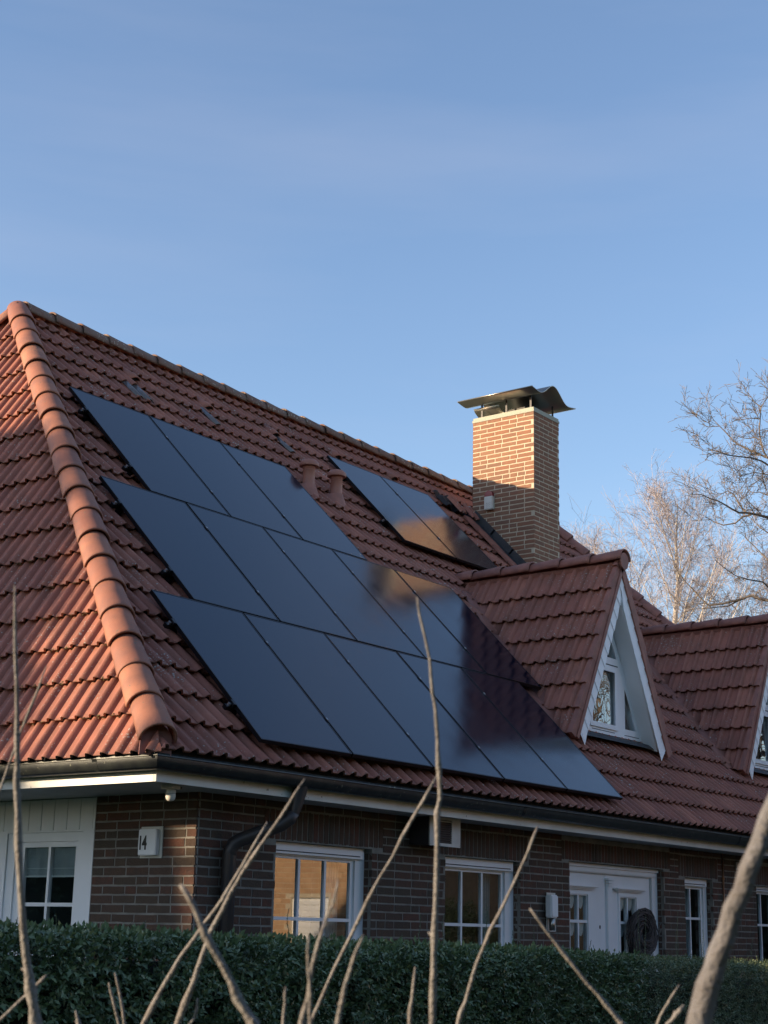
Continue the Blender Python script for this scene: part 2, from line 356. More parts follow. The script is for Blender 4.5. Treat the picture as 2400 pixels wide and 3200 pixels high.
def plate(name, outer, holes, t, M, material, parent=None, kind=None):
    """flat board with real openings: outer and holes are lists of (x, y) in the frame M; the board is t thick, its face on the frame's plane"""
    cu = bpy.data.curves.new(name, 'CURVE'); cu.dimensions = '2D'; cu.fill_mode = 'BOTH'; cu.extrude = t/2
    for poly in [outer]+list(holes):
        sp = cu.splines.new('POLY'); sp.points.add(len(poly)-1)
        for i, (x, y) in enumerate(poly): sp.points[i].co = (x, y, 0, 1)
        sp.use_cyclic_u = True
    tmp = bpy.data.objects.new(name, cu); me = bpy.data.meshes.new_from_object(tmp)
    bpy.data.objects.remove(tmp); bpy.data.curves.remove(cu)
    me.transform(M @ Matrix.Translation((0, 0, -t/2))); me.materials.clear(); me.materials.append(material); me.name = name
    o = bpy.data.objects.new(name, me); link(o, parent)
    if kind: o['kind'] = kind
    return o
def rect(x0, x1, y0, y1): return [(x0, y0), (x1, y0), (x1, y1), (x0, y1)]
def wallf(y): return frame((0, y, 0), (1, 0, 0), (0, 0, 1), (0, -1, 0))
def walll(x): return frame((x, 0, 0), (0, -1, 0), (0, 0, 1), (-1, 0, 0))

# ---------------------------------------------------------------- roof deck and main tiles
def down(p, d=0.035): return Vector(p)-Vector((0, 0, d))
e0 = 0.03
A = Vector((SX, RY, RZ)); B = Vector((XR, RY, RZ))
c00 = Vector((0.04, 0.04, Z0+.04)); c10 = Vector((XE-.04, 0.04, Z0+.04)); c11 = Vector((XE-.04, 2*RY-.04, Z0+.04)); c01 = Vector((0.04, 2*RY-.04, Z0+.04))
dk = MB(); pts = [down(p) for p in (c00, c10, c11, c01, A, B)]
dk.add(pts, [(0, 1, 5, 4), (1, 2, 5), (2, 3, 4, 5), (3, 0, 4)])
roof = dk.build('roof', m_dark, house)
hipn = Vector((0, 0, 1)).cross(Vector((SX, RY, 0))).normalized()      # points to -x side of the left hip
hipn = hipn if hipn.x < 0 else -hipn
hipr = Vector((XR-XE, RY, 0)).cross(Vector((0, 0, 1))).normalized(); hipr = hipr if hipr.x > 0 else -hipr
O0 = Vector((0, 0, 0)); O1 = Vector((XE, 0, 0)); RID = (Vector((0, RY, 0)), Vector((0, 1, 0)))
DX = [8.28, 12.72]; DA = R(62.6); DF = Z0+.98; DTOP = 5.90; DHW = (DTOP-3.70)/math.tan(DA)
CHX0, CHX1, CHY0, CHY1, CHT = 10.73, 11.45, 3.445, 4.51, 8.97
def in_dormer(p):
    for xd in DX:
        top = DTOP - abs(p.x-xd)*math.tan(DA)
        if p.y > 1.25 and p.z < top-0.45: return True
    if CHX0+.1 < p.x < CHX1-.1 and CHY0+.1 < p.y < CHY1-.1: return True
    return False
lay(roof, FRONT, 0.0, XE, 0.01, 0.353, 22, [(O0, hipn), (O1, hipr), RID], in_dormer)
lay(roof, LEFT, -6.0, 0.0, -0.02, 0.3545, 18, [(O0, -hipn), (Vector((SX, RY, 0)), Vector((RY, RY-2*RY, 0)).normalized()*0+Vector((0, 1, 0)))], None) if False else None
hipb = Vector((SX, -RY, 0)).cross(Vector((0, 0, 1))).normalized(); hipb = hipb if hipb.y > 0 else -hipb   # far left hip, keep y side below
lay(roof, LEFT, -2*RY, 0.0, -0.02, 0.3545, 18, [(O0, -hipn), (Vector((0, 2*RY, 0)), hipb)], None)
lay(roof, RIGHT, 0.0, 2*RY, -0.02, 0.3545, 18, [(O1, -hipr)], lambda p: p.y > RY, 0.01)
lay(roof, BACK, -XE, 0.0, 0.01, 0.353, 22, [(Vector((0, RY, 0)), Vector((0, -1, 0)))], lambda p: (p.z-Z0)/math.tan(SLL) > min(p.x, XE-p.x)-.1, 0.01)

# ---------------------------------------------------------------- dormers
def dormer(xd, label):
    D = plate('dormer', [(xd-DHW*.80, 3.72), (xd+DHW*.80, 3.72), (xd, 5.55)], [[(xd-.74, 3.95), (xd+.74, 3.95), (xd, 5.14)]], 0.02, wallf(1.03), m_white, house)
    D['label'] = label
    # roof deck of the dormer
    up = Vector((math.cos(DA), 0, math.sin(DA)))
    for sgn in (-1, 1):
        nrm = Vector((sgn*math.sin(DA), 0, math.cos(DA)))
        foot = Vector((xd+sgn*DHW, 0, 3.70)); top = Vector((xd, 0, DTOP))
        n_main = FRONT.to_3x3() @ Vector((0, 0, 1))
        fr = frame(foot, (0, -1, 0) if sgn < 0 else (0, 1, 0), (top-foot).normalized(), nrm)
        cuts = [(Vector((xd, 0, 0)), Vector((-sgn, 0, 0))), (Vector((0, 0, Z0))+n_main*0.03, -n_main)]
        x0 = -0.75-9*TW if sgn < 0 else 0.75
        lay(D, fr, x0, x0+9*TW-.05, 0.0, 0.338, 7, cuts, None)
        # deck slab
        mb = MB(); k = -0.03
        a0 = foot+Vector((0, .72, 0))+nrm*k; a1 = top+Vector((0, .72, 0))+nrm*k
        b1 = Vector((xd, (DTOP-Z0)/math.tan(SL)+.1, DTOP))+nrm*k; b0 = foot+Vector((0, (3.70-Z0)/math.tan(SL)+.1, 0))+nrm*k
        mb.prism([a0, a1, b1, b0], -nrm*0.05); mb.build('deck', m_dormcap, D)
        # verge tiles along the front edge
        L = (top-foot).length
        for r in range(8):
            s0 = r*0.338-.01; s1 = min(s0+.37, L+.02)
            if s1-s0 < .1: continue
            q = []
            for s, h in ((s0, .075), (s1, .040), (s1, -.045), (s0, -.035)):
                q.append(foot+(top-foot).normalized()*s+nrm*h+Vector((0, .734-.003*(r % 2), 0)))
            MB().prism(q, (0, .055, 0)).build('verge_tile', m_dormcap, D)
        # white barge board with slate shingles
        V = .40
        ob = [(xd, DTOP-.085), (xd+sgn*(DTOP-.085-3.70)/math.tan(DA), 3.70), (xd+sgn*(DTOP-.085-V-3.74)/math.tan(DA), 3.74), (xd, DTOP-.085-V)]
        plate('barge_board', ob, [], .02, wallf(.752), m_white, D)
        oa = Vector((xd, DTOP-.085)); od = Vector((sgn*math.cos(DA), -math.sin(DA)))     # 2D: (x, z)
        inn = Vector((-sgn*math.sin(DA), -math.cos(DA)))                                   # inward normal
        Lb = (DTOP-.085-3.77)/math.sin(DA); wd = V*math.cos(DA); step = 0.172; i = 0; t = 0.06
        while t < Lb+.02:
            t1 = min(t+step, Lb+.02); w0 = wd
            # slanted lower edge, tip hooks over the inner edge
            tt = t-0.07
            p = [oa+od*max(tt, 0), oa+od*max(tt, .0)+inn*min(w0, max(tt, .02)*.5) if tt < .34 else oa+od*tt+inn*w0, oa+od*(t1+.055)+inn*(w0+.012) if t > .34 else oa+od*(t1+.03)+inn*min(w0, (t1+.03)*math.tan(math.pi/2-DA)), oa+od*(t1-.035)+inn*-.004]
            quad = [Vector((v.x, .738, v.y)) for v in p]
            quad[0].y = quad[1].y = .747; quad[2].y = quad[3].y = .735
            MB().prism(quad, (0, .004, 0)).build('shingle', m_shingle, D)
            t = t1; i += 1
        # inner lining between barge board and window
        z1 = 3.70
        ia = [Vector((xd, .772, DTOP-.085-V)), Vector((xd+sgn*(DTOP-.085-V-3.72)/math.tan(DA), .772, 3.72)),
              Vector((xd+sgn*(DTOP-.085-V-3.80)/math.tan(DA), 1.02, 3.80)), Vector((xd, 1.02, DTOP-.085-V))]
        MB().prism(ia, nrm*.02).build('lining', m_white, D)
        mb = MB().prism([Vector((xd+sgn*.62, .772, 4.30)), Vector((xd+sgn*.62, 1.0, 4.30)), Vector((xd+sgn*.63, 1.0, 4.285)), Vector((xd+sgn*.63, .772, 4.285))], -nrm*.003)
        mb.build('lining_joint', m_shingle, D)
        # valley sheet lying on the main tiles, bent up against the dormer
        n = n_main
        def val(z, off, h):
            xx = xd+sgn*(DTOP-z)/math.tan(DA); yy = (z-Z0)/math.tan(SL)
            return Vector((xx+sgn*off, yy, z))+n*h
        for (za, zb) in ((3.70, 4.35), (4.34, 5.02), (5.01, 5.66)):
            k = 0.004*(za > 4)+0.004*(za > 5)
            mb = MB(); P = []
            for z in (za, zb):
                P += [val(z, .20, .045+k), val(z, .13, .066+k), val(z, .02, .07+k), val(z, -.055, .17+k)]
            mb.add(P, [(0, 1, 5, 4), (1, 2, 6, 5), (2, 3, 7, 6)]); o = mb.build('valley_sheet', m_valley, D, smooth=True)
            o.modifiers.new('s', 'SOLIDIFY').thickness = .006
    # ridge caps
    y = 0.675; i = 0
    while y < 2.95:
        mb = MB(); n = 10; L = .46; vs = []
        for (yy, rr, zz) in ((y, .130, .022), (y+.05, .127, .022), (y+L, .112, .006)):
            for k in range(n+1):
                a = math.pi*(-.06+1.12*k/n); vs.append((xd+rr*math.cos(a), yy, DTOP+.005+zz+rr*.9*math.sin(a)-.01))
        fs = [(j*(n+1)+k, j*(n+1)+k+1, (j+1)*(n+1)+k+1, (j+1)*(n+1)+k) for j in range(2) for k in range(n)]
        mb.add(vs, fs); o = mb.build('ridge_cap', m_dormcap, D, smooth=True); o.modifiers.new('s', 'SOLIDIFY').thickness = -.014
        y += .425; i += 1
    mb = MB(); mb.prism([(xd+.10*math.cos(a),   .688, DTOP-.01+.10*math.sin(a)) for a in [math.pi*(k/10) for k in range(11)]]+[(xd-.07,   .688, DTOP-.09), (xd,   .688, DTOP-.125), (xd+.07,   .688, DTOP-.09)], (0, .02, 0))
    mb.build('ridge_end_disc', m_dormcap, D)
    # the window
    W = plate('window', [(xd-.90, 3.84), (xd+.90, 3.84), (xd, 5.30)],
              [[(xd-.40, 3.945), (xd+.165, 3.945), (xd+.165, 4.60), (xd-.33, 4.60), (xd-.40, 4.50)],
               [(xd+.42, 3.95), (xd+.70, 3.95), (xd+.42, 4.43)],
               [(xd-.24, 4.76), (xd+.24, 4.76), (xd, 5.14)],
               [(xd-.72, 3.95), (xd-.50, 3.95), (xd-.50, 4.30)]], .06, wallf(.95), m_white, house)
    W['label'] = label.replace('dormer', 'dormer window').replace('tiled ', '')
    plate('sash', rect(xd-.44, xd+.215, 3.905, 4.64), [rect(xd-.385, xd+.15, 3.96, 4.585)], .02, wallf(.93), m_white, W)
    plate('pane', rect(xd-.42, xd+.2, 3.93, 4.62), [], .004, wallf(.965), m_dglass, W)
    plate('pane', [(xd+.40, 3.93), (xd+.74, 3.93), (xd+.40, 4.47)], [], .004, wallf(.967), m_glass, W)
    plate('pane', [(xd-.27, 4.74), (xd+.27, 4.74), (xd, 5.18)], [], .004, wallf(.967), m_glass, W)
    plate('pane', [(xd-.76, 3.93), (xd-.48, 3.93), (xd-.48, 4.34)], [], .004, wallf(.967), m_glass, W)
    plate('groove', rect(xd-.38, xd+.16, 3.872, 3.88), [], .002, wallf(.9485), m_dark, W)
    plate('groove', rect(xd-.28, xd+.26, 4.665, 4.678), [], .002, wallf(.9485), m_dark, W)
    plate('groove', rect(xd+.40, xd+.76, 3.872, 3.88), [], .002, wallf(.9485), m_dark, W)
    # curtain behind the tilted sash, dark room beyond
    MB().prism([Vector((xd+.16, 1.06, 4.62)), Vector((xd-.12, 1.06, 4.62)), Vector((xd+.06, 1.06, 4.2)), Vector((xd+.16, 1.06, 3.98))], (0, .01, 0)).build('curtain', m_dark, W)
    MB().prism([(xd-.85, 1.6, 3.75), (xd+.85, 1.6, 3.75), (xd+.12, 1.6, 5.25), (xd-.12, 1.6, 5.25)], (0, .02, 0)).build('room_wall', m_room, D)
    MB().prism([(xd-.86, .86, 3.80), (xd-.86, .99, 3.845), (xd-.86, .99, 3.80), (xd-.86, .80, 3.745)], (1.78, 0, 0)).build('sill', m_lead, D)
    return D
dorm1 = dormer(DX[0], 'pointed red tiled dormer beside the chimney, white shingled gable')
dorm2 = dormer(DX[1], 'pointed red tiled dormer cut by the right edge of the photo')

# ---------------------------------------------------------------- place tiles: the 300 that show largest are parts of their own
PANELS = [(2.309, 5.719, 3), (1.6335, 3.858, 5), (1.103, 1.996, 5), (7.334, 6.635, 2)]
PW, PL, PG, PH = 1.134, 1.8415, 0.02, 0.155
FI = FRONT.inverted()
def covered(mid):
    q = FI @ mid
    if abs(q.z) > .1: return False
    for (x, s, n) in PANELS:
        if x+.12 < q.x < x+n*(PW+PG)-.05 and s-PL+.05 < q.y < s-.3: return True
    return False
all_tiles.sort(key=lambda a: -(0 if covered(a[4]) else a[0]))
rest = {}
for i, (sc, T, cuts, par, mid) in enumerate(all_tiles):
    base = tile_near if i < 700 else tile_far
    me = cut_mesh(base, T, cuts) if cuts else base
    if i < 300:
        o = bpy.data.objects.new('roof_tile', me); link(o, par, T)
    else:
        rest.setdefault(par.name, []).append((me, T))
for pn, lst in rest.items():
    V = []; Fc = []; n = 0; WR = []
    for me, T in lst:
        k = len(me.vertices); co = np.empty(k*3); me.vertices.foreach_get('co', co); co = co.reshape(-1, 3)
        M4 = np.array(T); V.append(co @ M4[:3, :3].T + M4[:3, 3])
        wv = np.zeros(k, np.float32)
        if 'wear' in me.attributes: me.attributes['wear'].data.foreach_get('value', wv)
        WR.append(wv)
        Fc += [tuple(n+v for v in p.vertices) for p in me.polygons]; n += k
    me = bpy.data.meshes.new('small_roof_tiles'); me.from_pydata(np.concatenate(V).tolist(), [], Fc); me.update(); me.materials.append(m_tile)
    me.polygons.foreach_set('use_smooth', [True]*len(me.polygons)); me.set_sharp_from_angle(angle=R(50))
    at = me.attributes.new('wear', 'FLOAT', 'POINT'); at.data.foreach_set('value', np.concatenate(WR))
    o = bpy.data.objects.new('roof_tile_rest', me); link(o, bpy.data.objects[pn]); o['kind'] = 'stuff'

# ---------------------------------------------------------------- hip and ridge caps
def cap(p0, p1, r0, r1, material, side, parent, n=14, arc=1.12, lift=0.0, name='hip_cap'):
    """half-round cap from p0 (lower, wider end) to p1"""
    p0 = Vector(p0); p1 = Vector(p1); t = (p1-p0).normalized(); u = Vector(side).normalized(); u = (u-t*u.dot(t)).normalized(); w = u.cross(t)
    if w.z < 0: w = -w
    vs = []; rows = ((0, r0*1.0, .004), (.02, r0*1.03, 0), (.10, r0*1.0, 0), (.5, (r0+r1)/2, 0), (1.0, r1, 0))
    for (k, r, dz) in rows:
        for j in range(n+1):
            a = math.pi*(-(arc-1)/2 + arc*j/n); c = p0.lerp(p1, k)
            vs.append(c + u*r*math.cos(a)*1.0 + w*(r*math.sin(a)*.95+lift))
    fs = [(i*(n+1)+j, i*(n+1)+j+1, (i+1)*(n+1)+j+1, (i+1)*(n+1)+j) for i in range(len(rows)-1) for j in range(n)]
    mb = MB().add(vs, fs); o = mb.build(name, material, parent, smooth=True)
    s = o.modifiers.new('s', 'SOLIDIFY'); s.thickness = -.018; s.offset = 1
    return o
def run_caps(P, Q, count, r0, r1, side, material, name, overlap=.06):
    P = Vector(P); Q = Vector(Q); d = (Q-P)/count; rr_ = random.Random(count)
    for i in range(count):
        a = P+d*i; b = a+d*(1+overlap/d.length)
        j = Vector((random.uniform(-.009, .009), random.uniform(-.009, .009), random.uniform(-.006, .006)))
        cap(a+j+Vector((0, 0, .014)), b+j, r0, r1, material, side, roof, name=name)
hd = Vector((SX, RY, 0)).normalized(); hs = Vector((hd.y, -hd.x, 0))
run_caps((.012, .023, Z0+.085), (SX+.0, RY+.0, RZ+.03), 20, .124, .106, hs, m_hip, 'hip_cap')
run_caps((SX+.05, RY, RZ+.045), (XR-.05, RY, RZ+.045), 28, .115, .10, (0, -1, 0), m_ridge, 'ridge_cap')
hd2 = Vector((XR-XE, RY, 0)).normalized(); hs2 = Vector((hd2.y, -hd2.x, 0))
run_caps((XE-.10, .195, Z0+.18), (XR, RY, RZ+.03), 20, .135, .112, hs2, m_dormcap, 'hip_cap')
run_caps((.10, 2*RY-.195, Z0+.18), (SX, RY, RZ+.03), 20, .135, .112, (RY, SX, 0), m_hip, 'hip_cap')
# clay disc that closes the lowest cap
mb = MB(); q0 = Vector((.022, .043, Z0+.09)); mb.prism([q0+hs*.120*math.cos(a)+Vector((0, 0, .125*math.sin(a)-.10*(math.sin(a) < .01))) for a in [-.001]+[math.pi*k/10 for k in range(1, 10)]+[math.pi+.001]], hd*.02); mb.build('cap_end_disc', m_dormcap, roof)

# moss and lichen cushions on the tile noses of the near slope
mb = MB()
for i in range(2600):
    r = random.choice([2, 3, 4, 5, 6, 7, 8, 9, 10, 11, 1, 2, 3]); x = -abs(random.gauss(0, 2.0)) - .1
    s = -0.02+r*.3545+random.uniform(-.006, .012); h = tile_profile((x/TW*2) % 1) + .004 + random.uniform(0, .018)
    zmax = s*math.cos(SLL)/SX*RY
    if -x < zmax+.10 or -x > 6: continue
    if mnoise.noise(Vector((x*2.2, r*3.1, 0))) < -.05: continue
    p = LEFT @ Vector((x, s, h)); rr = random.uniform(.003, .009)
    vs = [p+Vector((dx*rr*random.uniform(.6, 1.5), dy*rr*random.uniform(.6, 2.0), dz*rr*random.uniform(.6, 1.3))) for dx, dy, dz in ((1, 0, 0), (-1, 0, 0), (0, 1, 0), (0, -1, 0), (0, 0, 1), (0, 0, -1))]
    mb.add(vs, [(0, 2, 4), (2, 1, 4), (1, 3, 4), (3, 0, 4), (2, 0, 5), (1, 2, 5), (3, 1, 5), (0, 3, 5)])
mb.build('moss', m_moss, roof, kind='stuff')

# ---------------------------------------------------------------- vents and pipes on the roof
def fp(x, s, h): return FRONT @ Vector((x, s, h))
nF = FRONT.to_3x3() @ Vector((0, 0, 1)); uF = FRONT.to_3x3() @ Vector((0, 1, 0))
for (x, s) in ((4.04, 6.93), (5.30, 6.94), (6.54, 6.92), (7.89, 7.0), (9.21, 7.03)):
    vs = []; n = 8
    for (dy, r, hh) in ((-.07, .085, .085), (.02, .085, .08), (.26, .03, .02)):
        for k in range(n+1):
            a = math.pi*k/n; vs.append(fp(x+r*math.cos(a), s+dy, .02+hh*math.sin(a)))
    fs = [(i*(n+1)+k, i*(n+1)+k+1, (i+1)*(n+1)+k+1, (i+1)*(n+1)+k) for i in range(2) for k in range(n)]
    v = MB().add(vs, fs).build('vent_hood', m_tile, roof, smooth=True); v.modifiers.new('s', 'SOLIDIFY').thickness = .01
    MB().prism([fp(x+.075*math.cos(a), s-.045, .018+.074*math.sin(a)) for a in [math.pi*k/8 for k in range(9)]], uF*.01).build('vent_opening', m_black, v)
for (x, s) in ((3.81, 6.50), (3.966, 6.50), (5.16, 6.56), (6.58, 6.60)):
    mb = MB(); vs = []
    for yy in (0, .40):
        for k in range(9): vs.append(fp(x+(k/8-.5)*.12, s-.12+yy, .038+.03*math.sin(math.pi*k/8)+(.03 if yy == 0 else .0)))
    mb.add(vs, [(k, k+1, k+10, k+9) for k in range(8)]); mb.build('clear_tile', m_clear, roof, smooth=True).modifiers.new('s', 'SOLIDIFY').thickness = .008
def vent_pipe(x, s):
    b = fp(x, s, .0); P = MB(); n = 20
    prof = [(.072, 0), (.072, .16), (.086, .17), (.086, .20), (.076, .22), (.074, .40), (.078, .405), (.072, .415), (.078, .425), (.072, .435), (.078, .445), (.070, .455)]
    vs = [(b.x+r*math.cos(2*math.pi*k/n), b.y+r*math.sin(2*math.pi*k/n), b.z-.10+z) for r, z in prof for k in range(n)]
    P.add(vs, [(i*n+k, i*n+(k+1) % n, (i+1)*n+(k+1) % n, (i+1)*n+k) for i in range(len(prof)-1) for k in range(n)])
    o = P.build('vent_pipe', m_dormcap2, roof, smooth=True, auto=40)
    H = MB(); prof = [(.118, .455), (.122, .47), (.116, .50), (.09, .53), (.045, .545), (.0, .55)]
    vs = [(b.x+r*math.cos(2*math.pi*k/n), b.y+r*math.sin(2*math.pi*k/n), b.z-.10+z) for r, z in prof for k in range(n)]
    H.add(vs, [(i*n+k, i*n+(k+1) % n, (i+1)*n+(k+1) % n, (i+1)*n+k) for i in range(len(prof)-1) for k in range(n)]+[tuple(range(n))[::-1]])
    H.build('pipe_hat', m_dormcap2, o, smooth=True, auto=50)
    vs = [fp(x+.17*math.cos(2*math.pi*k/12), s+.02+.2*math.sin(2*math.pi*k/12), .03) for k in range(12)]+[Vector((b.x+.085*math.cos(2*math.pi*k/12), b.y+.085*math.sin(2*math.pi*k/12), b.z+.13)) for k in range(12)]
    MB().add(vs, [(k, (k+1) % 12, 12+(k+1) % 12, 12+k) for k in range(12)]).build('pipe_collar', m_dormcap, o, smooth=True)
m_dormcap2 = mat('faded_pipe_plastic', (0.36, .15, .105), 0.5, var=0.3, nscale=12, spec=.4)
vent_pipe(6.15, 5.50); vent_pipe(6.69, 5.50)

# ---------------------------------------------------------------- bricks
bricks = []
bmesh_var = {}
def brick_data(material, k):
    key = (material.name, k)
    if key in bmesh_var: return bmesh_var[key]
    rnd = random.Random(k*7+len(material.name)); vs = []; nx = 4
    # front face outline with a slightly ragged arris; y is depth (0 front, 1 back), unit cube
    def j(a): return rnd.uniform(-a, a)
    for i in range(nx+1):
        x = i/nx
        vs.append((x+(j(.004)), 0.03+j(.025), 0.02+j(.025))); vs.append((x+(j(.004)), 0.03+j(.025), 0.98+j(.025)))
        vs.append((x, 1, 0.02)); vs.append((x, 1, 0.98))
    fs = []
    for i in range(nx):
        a = 4*i; b = a+4
        fs += [(a, b, b+1, a+1), (a+1, b+1, b+3, a+3), (b, a, a+2, b+2)]
    fs += [(0, 1, 3, 2), (4*nx+1, 4*nx, 4*nx+2, 4*nx+3)]
    me = bpy.data.meshes.new('brick'); me.from_pydata(vs, [], fs); me.update(); me.materials.append(material)
    bmesh_var[key] = me; return me
def add_brick(par, M, x0, x1, z0, z1, material, depth=.035, proud=0.0045):
    """M: wall frame (x along the wall, y up, z out of the wall); front face at z=proud"""
    T = M @ Matrix(((x1-x0, 0, 0, x0), (0, 0, z1-z0, z0), (0, -depth, 0, proud+random.uniform(-.001, .002)), (0, 0, 0, 1)))
    q = [px(M @ Vector(c)) for c in ((x0, z0, 0), (x1, z0, 0), (x1, z1, 0), (x0, z1, 0))]
    area = 0
    if all(q):
        area = abs(sum(q[i][0]*q[(i+1) % 4][1]-q[(i+1) % 4][0]*q[i][1] for i in range(4)))/2
        if not all(-20 < c[0] < 2420 and c[1] < 2950 for c in q): area *= .02
        if (M @ Vector((0, 0, 1))-M.translation).dot(CAM-M.translation) < 0: area = 0
    bricks.append((area, T, material, par))
def courses(par, M, x0, x1, z0, z1, pitch, openings, material, holes=None, seed=1, joint=.0125, uneven=.004):
    rnd = random.Random(seed); r = 0; z = z0
    while z < z1-.03:
        zt = min(z+pitch-joint, z1); x = x0; first = True
        seq = [.12, .245] if r % 2 else [.245, .12]; i = 0
        while x < x1-.001:
            L = seq[0] if (r % 2 and first) else rnd.choice([.24, .24, .24, .24, .114]) if not (first and r % 2 == 0) else .24
            first = False
            xe = min(x+L, x1)
            if x1-xe < .05: xe = x1
            segs = [(x, xe)]
            for (a, b, c, d) in openings:
                if z < d-.012 and zt > c+.012:
                    ns = []
                    for (p, q) in segs:
                        if q <= a or p >= b: ns.append((p, q)); continue
                        if p < a: ns.append((p, a))
                        if q > b: ns.append((b, q))
                    segs = ns
            for (p, q) in segs:
                if q-p > .035: add_brick(par, M, p, q, z+rnd.uniform(-uneven, uneven)*.4, zt+rnd.uniform(-uneven, uneven)*.4, material)
            x = xe+joint*1.25
        z += pitch; r += 1
def soldiers(par, M, x0, x1, z0, z1, material):
    x = x0
    while x < x1:
        add_brick(par, M, x, x+.056, z0, z1, material); x += .0705

HD = 2.265
FO = [(1.985, 3.285, 1.0, HD), (4.42, 5.745, 1.0, HD), (6.71, 8.85, 0.0, 2.325), (9.385, 10.135, 1.0, 2.26), (11.40, 12.75, 1.0, 2.235)]
WT = 2.60; FY = .57; LX = 1.04
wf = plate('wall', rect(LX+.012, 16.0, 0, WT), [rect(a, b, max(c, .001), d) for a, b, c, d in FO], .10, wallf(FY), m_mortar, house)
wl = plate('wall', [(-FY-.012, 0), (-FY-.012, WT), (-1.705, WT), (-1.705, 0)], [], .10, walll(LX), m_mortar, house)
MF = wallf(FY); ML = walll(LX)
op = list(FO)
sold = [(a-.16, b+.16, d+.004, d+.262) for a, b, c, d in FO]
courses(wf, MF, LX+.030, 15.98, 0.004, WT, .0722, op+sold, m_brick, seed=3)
for a, b, c, d in sold: soldiers(wf, MF, a+.005, b-.03, c+.005, min(d-.008, 2.53), m_brick)
for a, b, c, d in FO:
    courses(wf, walll(b+.003), -(FY+.083), -(FY+.037), 0.004, d, .0722, [], m_brick, seed=9)
courses(wl, ML, -1.70, -FY-.0, 0.004, WT, .0722, [], m_brick, seed=5)
# chimney
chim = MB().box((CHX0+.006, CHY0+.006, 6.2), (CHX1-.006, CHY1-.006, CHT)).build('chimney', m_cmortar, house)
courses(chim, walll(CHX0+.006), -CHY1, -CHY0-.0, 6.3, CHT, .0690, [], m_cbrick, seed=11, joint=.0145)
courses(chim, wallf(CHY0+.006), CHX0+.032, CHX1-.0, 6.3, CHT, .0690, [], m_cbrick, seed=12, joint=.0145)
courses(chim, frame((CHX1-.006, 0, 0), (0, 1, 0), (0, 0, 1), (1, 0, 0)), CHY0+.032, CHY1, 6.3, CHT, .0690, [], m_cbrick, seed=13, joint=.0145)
bricks.sort(key=lambda a: -a[0])
restb = {}
for i, (sc, T, material, par) in enumerate(bricks):
    me = brick_data(material, i % 14)
    if i < 300: o = bpy.data.objects.new('brick', me); link(o, par, T)
    else: restb.setdefault((par.name, material.name), []).append((me, T))
for (pn, mn), lst in restb.items():
    V = []; Fc = []; n = 0
    for me, T in lst:
        k = len(me.vertices); co = np.empty(k*3); me.vertices.foreach_get('co', co); co = co.reshape(-1, 3)
        M4 = np.array(T); V.append(co @ M4[:3, :3].T + M4[:3, 3]); Fc += [tuple(n+v for v in p.vertices) for p in me.polygons]; n += k
    me = bpy.data.meshes.new('small_bricks'); me.from_pydata(np.concatenate(V).tolist(), [], Fc); me.update(); me.materials.append(bpy.data.materials[mn])
    o = bpy.data.objects.new('brick_rest', me); link(o, bpy.data.objects[pn]); o['kind'] = 'stuff'
# the other walls, floor and ceiling of the house
boxo('back_wall', (LX+.1, 2*RY-.67, 0), (16.0, 2*RY-.57, WT), m_brick, house)
boxo('side_wall', (15.9, FY+.1, 0), (16.0, 2*RY-.67, WT), m_brick, house)
boxo('ceiling', (LX+.1, FY+.1, WT-.04), (15.9, 2*RY-.67, WT-.02), m_room, house)
boxo('inner_wall', (LX+.1, 2.6, 0), (15.9, 2.65, WT-.04), m_room, house)
# chimney cap, cowl, flashing
cap_ = MB().box((CHX0-.006, CHY0-.006, CHT), (CHX1+.006, CHY1+.006, CHT+.035)); cap_.box((CHX0+.004, CHY0+.004, CHT+.035), (CHX1-.004, CHY1-.004, CHT+.072)); cap_.build('chimney_cap', m_concrete, chim)
cx = (CHX0+CHX1)/2; ya, yb = 3.31, 4.62
vs = []; n = 40
def cowl(dx):
    a = abs(dx)
    z = 9.235+.20*(0.5+0.5*math.cos(math.pi*min(a/.40, 1)))
    z += .03*max(0, (a-.42)/.2)**1.3
    return z
for yy in (ya, yb):
    for k in range(n+1):
        dx = -.62+1.26*k/n; vs.append((cx+dx, yy, cowl(dx)))
cw = MB().add(vs, [(k, k+1, n+2+k, n+1+k) for k in range(n)]).build('chimney_cowl', m_steel, chim, smooth=True); cw.modifiers.new('s', 'SOLIDIFY').thickness = .012
for (X, Y_) in ((CHX0+.05, CHY0+.08), (CHX0+.05, (CHY0+CHY1)/2-.03), (CHX0+.05, CHY1-.13), (CHX1-.05, CHY0+.08), (CHX1-.05, CHY1-.13)):
    MB().box((X-.004, Y_-.015, CHT+.05), (X+.004, Y_+.015, cowl(X-cx)-.004)).build('cowl_post', m_lead, chim)
# baffle sheets under the cowl
vs = []
for yy in (CHY0+.62, CHY1-.0):
    for k in range(9):
        t = k/8; vs.append((cx-.34+.30*t, yy, 9.20-.15*t**.6))
MB().add(vs, [(k, k+1, k+10, k+9) for k in range(8)]).build('cowl_baffle', m_steel, chim, smooth=True).modifiers.new('s', 'SOLIDIFY').thickness = .006
boxo('flue_pot', (cx-.2, CHY0+.25, CHT+.05), (cx+.2, CHY1-.25, CHT+.16), m_black, chim)
for k in range(4):
    X = CHX0+.12+random.uniform(0, .06); Y_ = CHY0+.35+.12*k
    MB().prism([(X, Y_, CHT+.06), (X, Y_+.06, CHT+.06), (X+.01, Y_+.03, CHT+random.uniform(.10, .20))], (.02, 0, 0)).build('mortar_lump', m_concrete, chim)
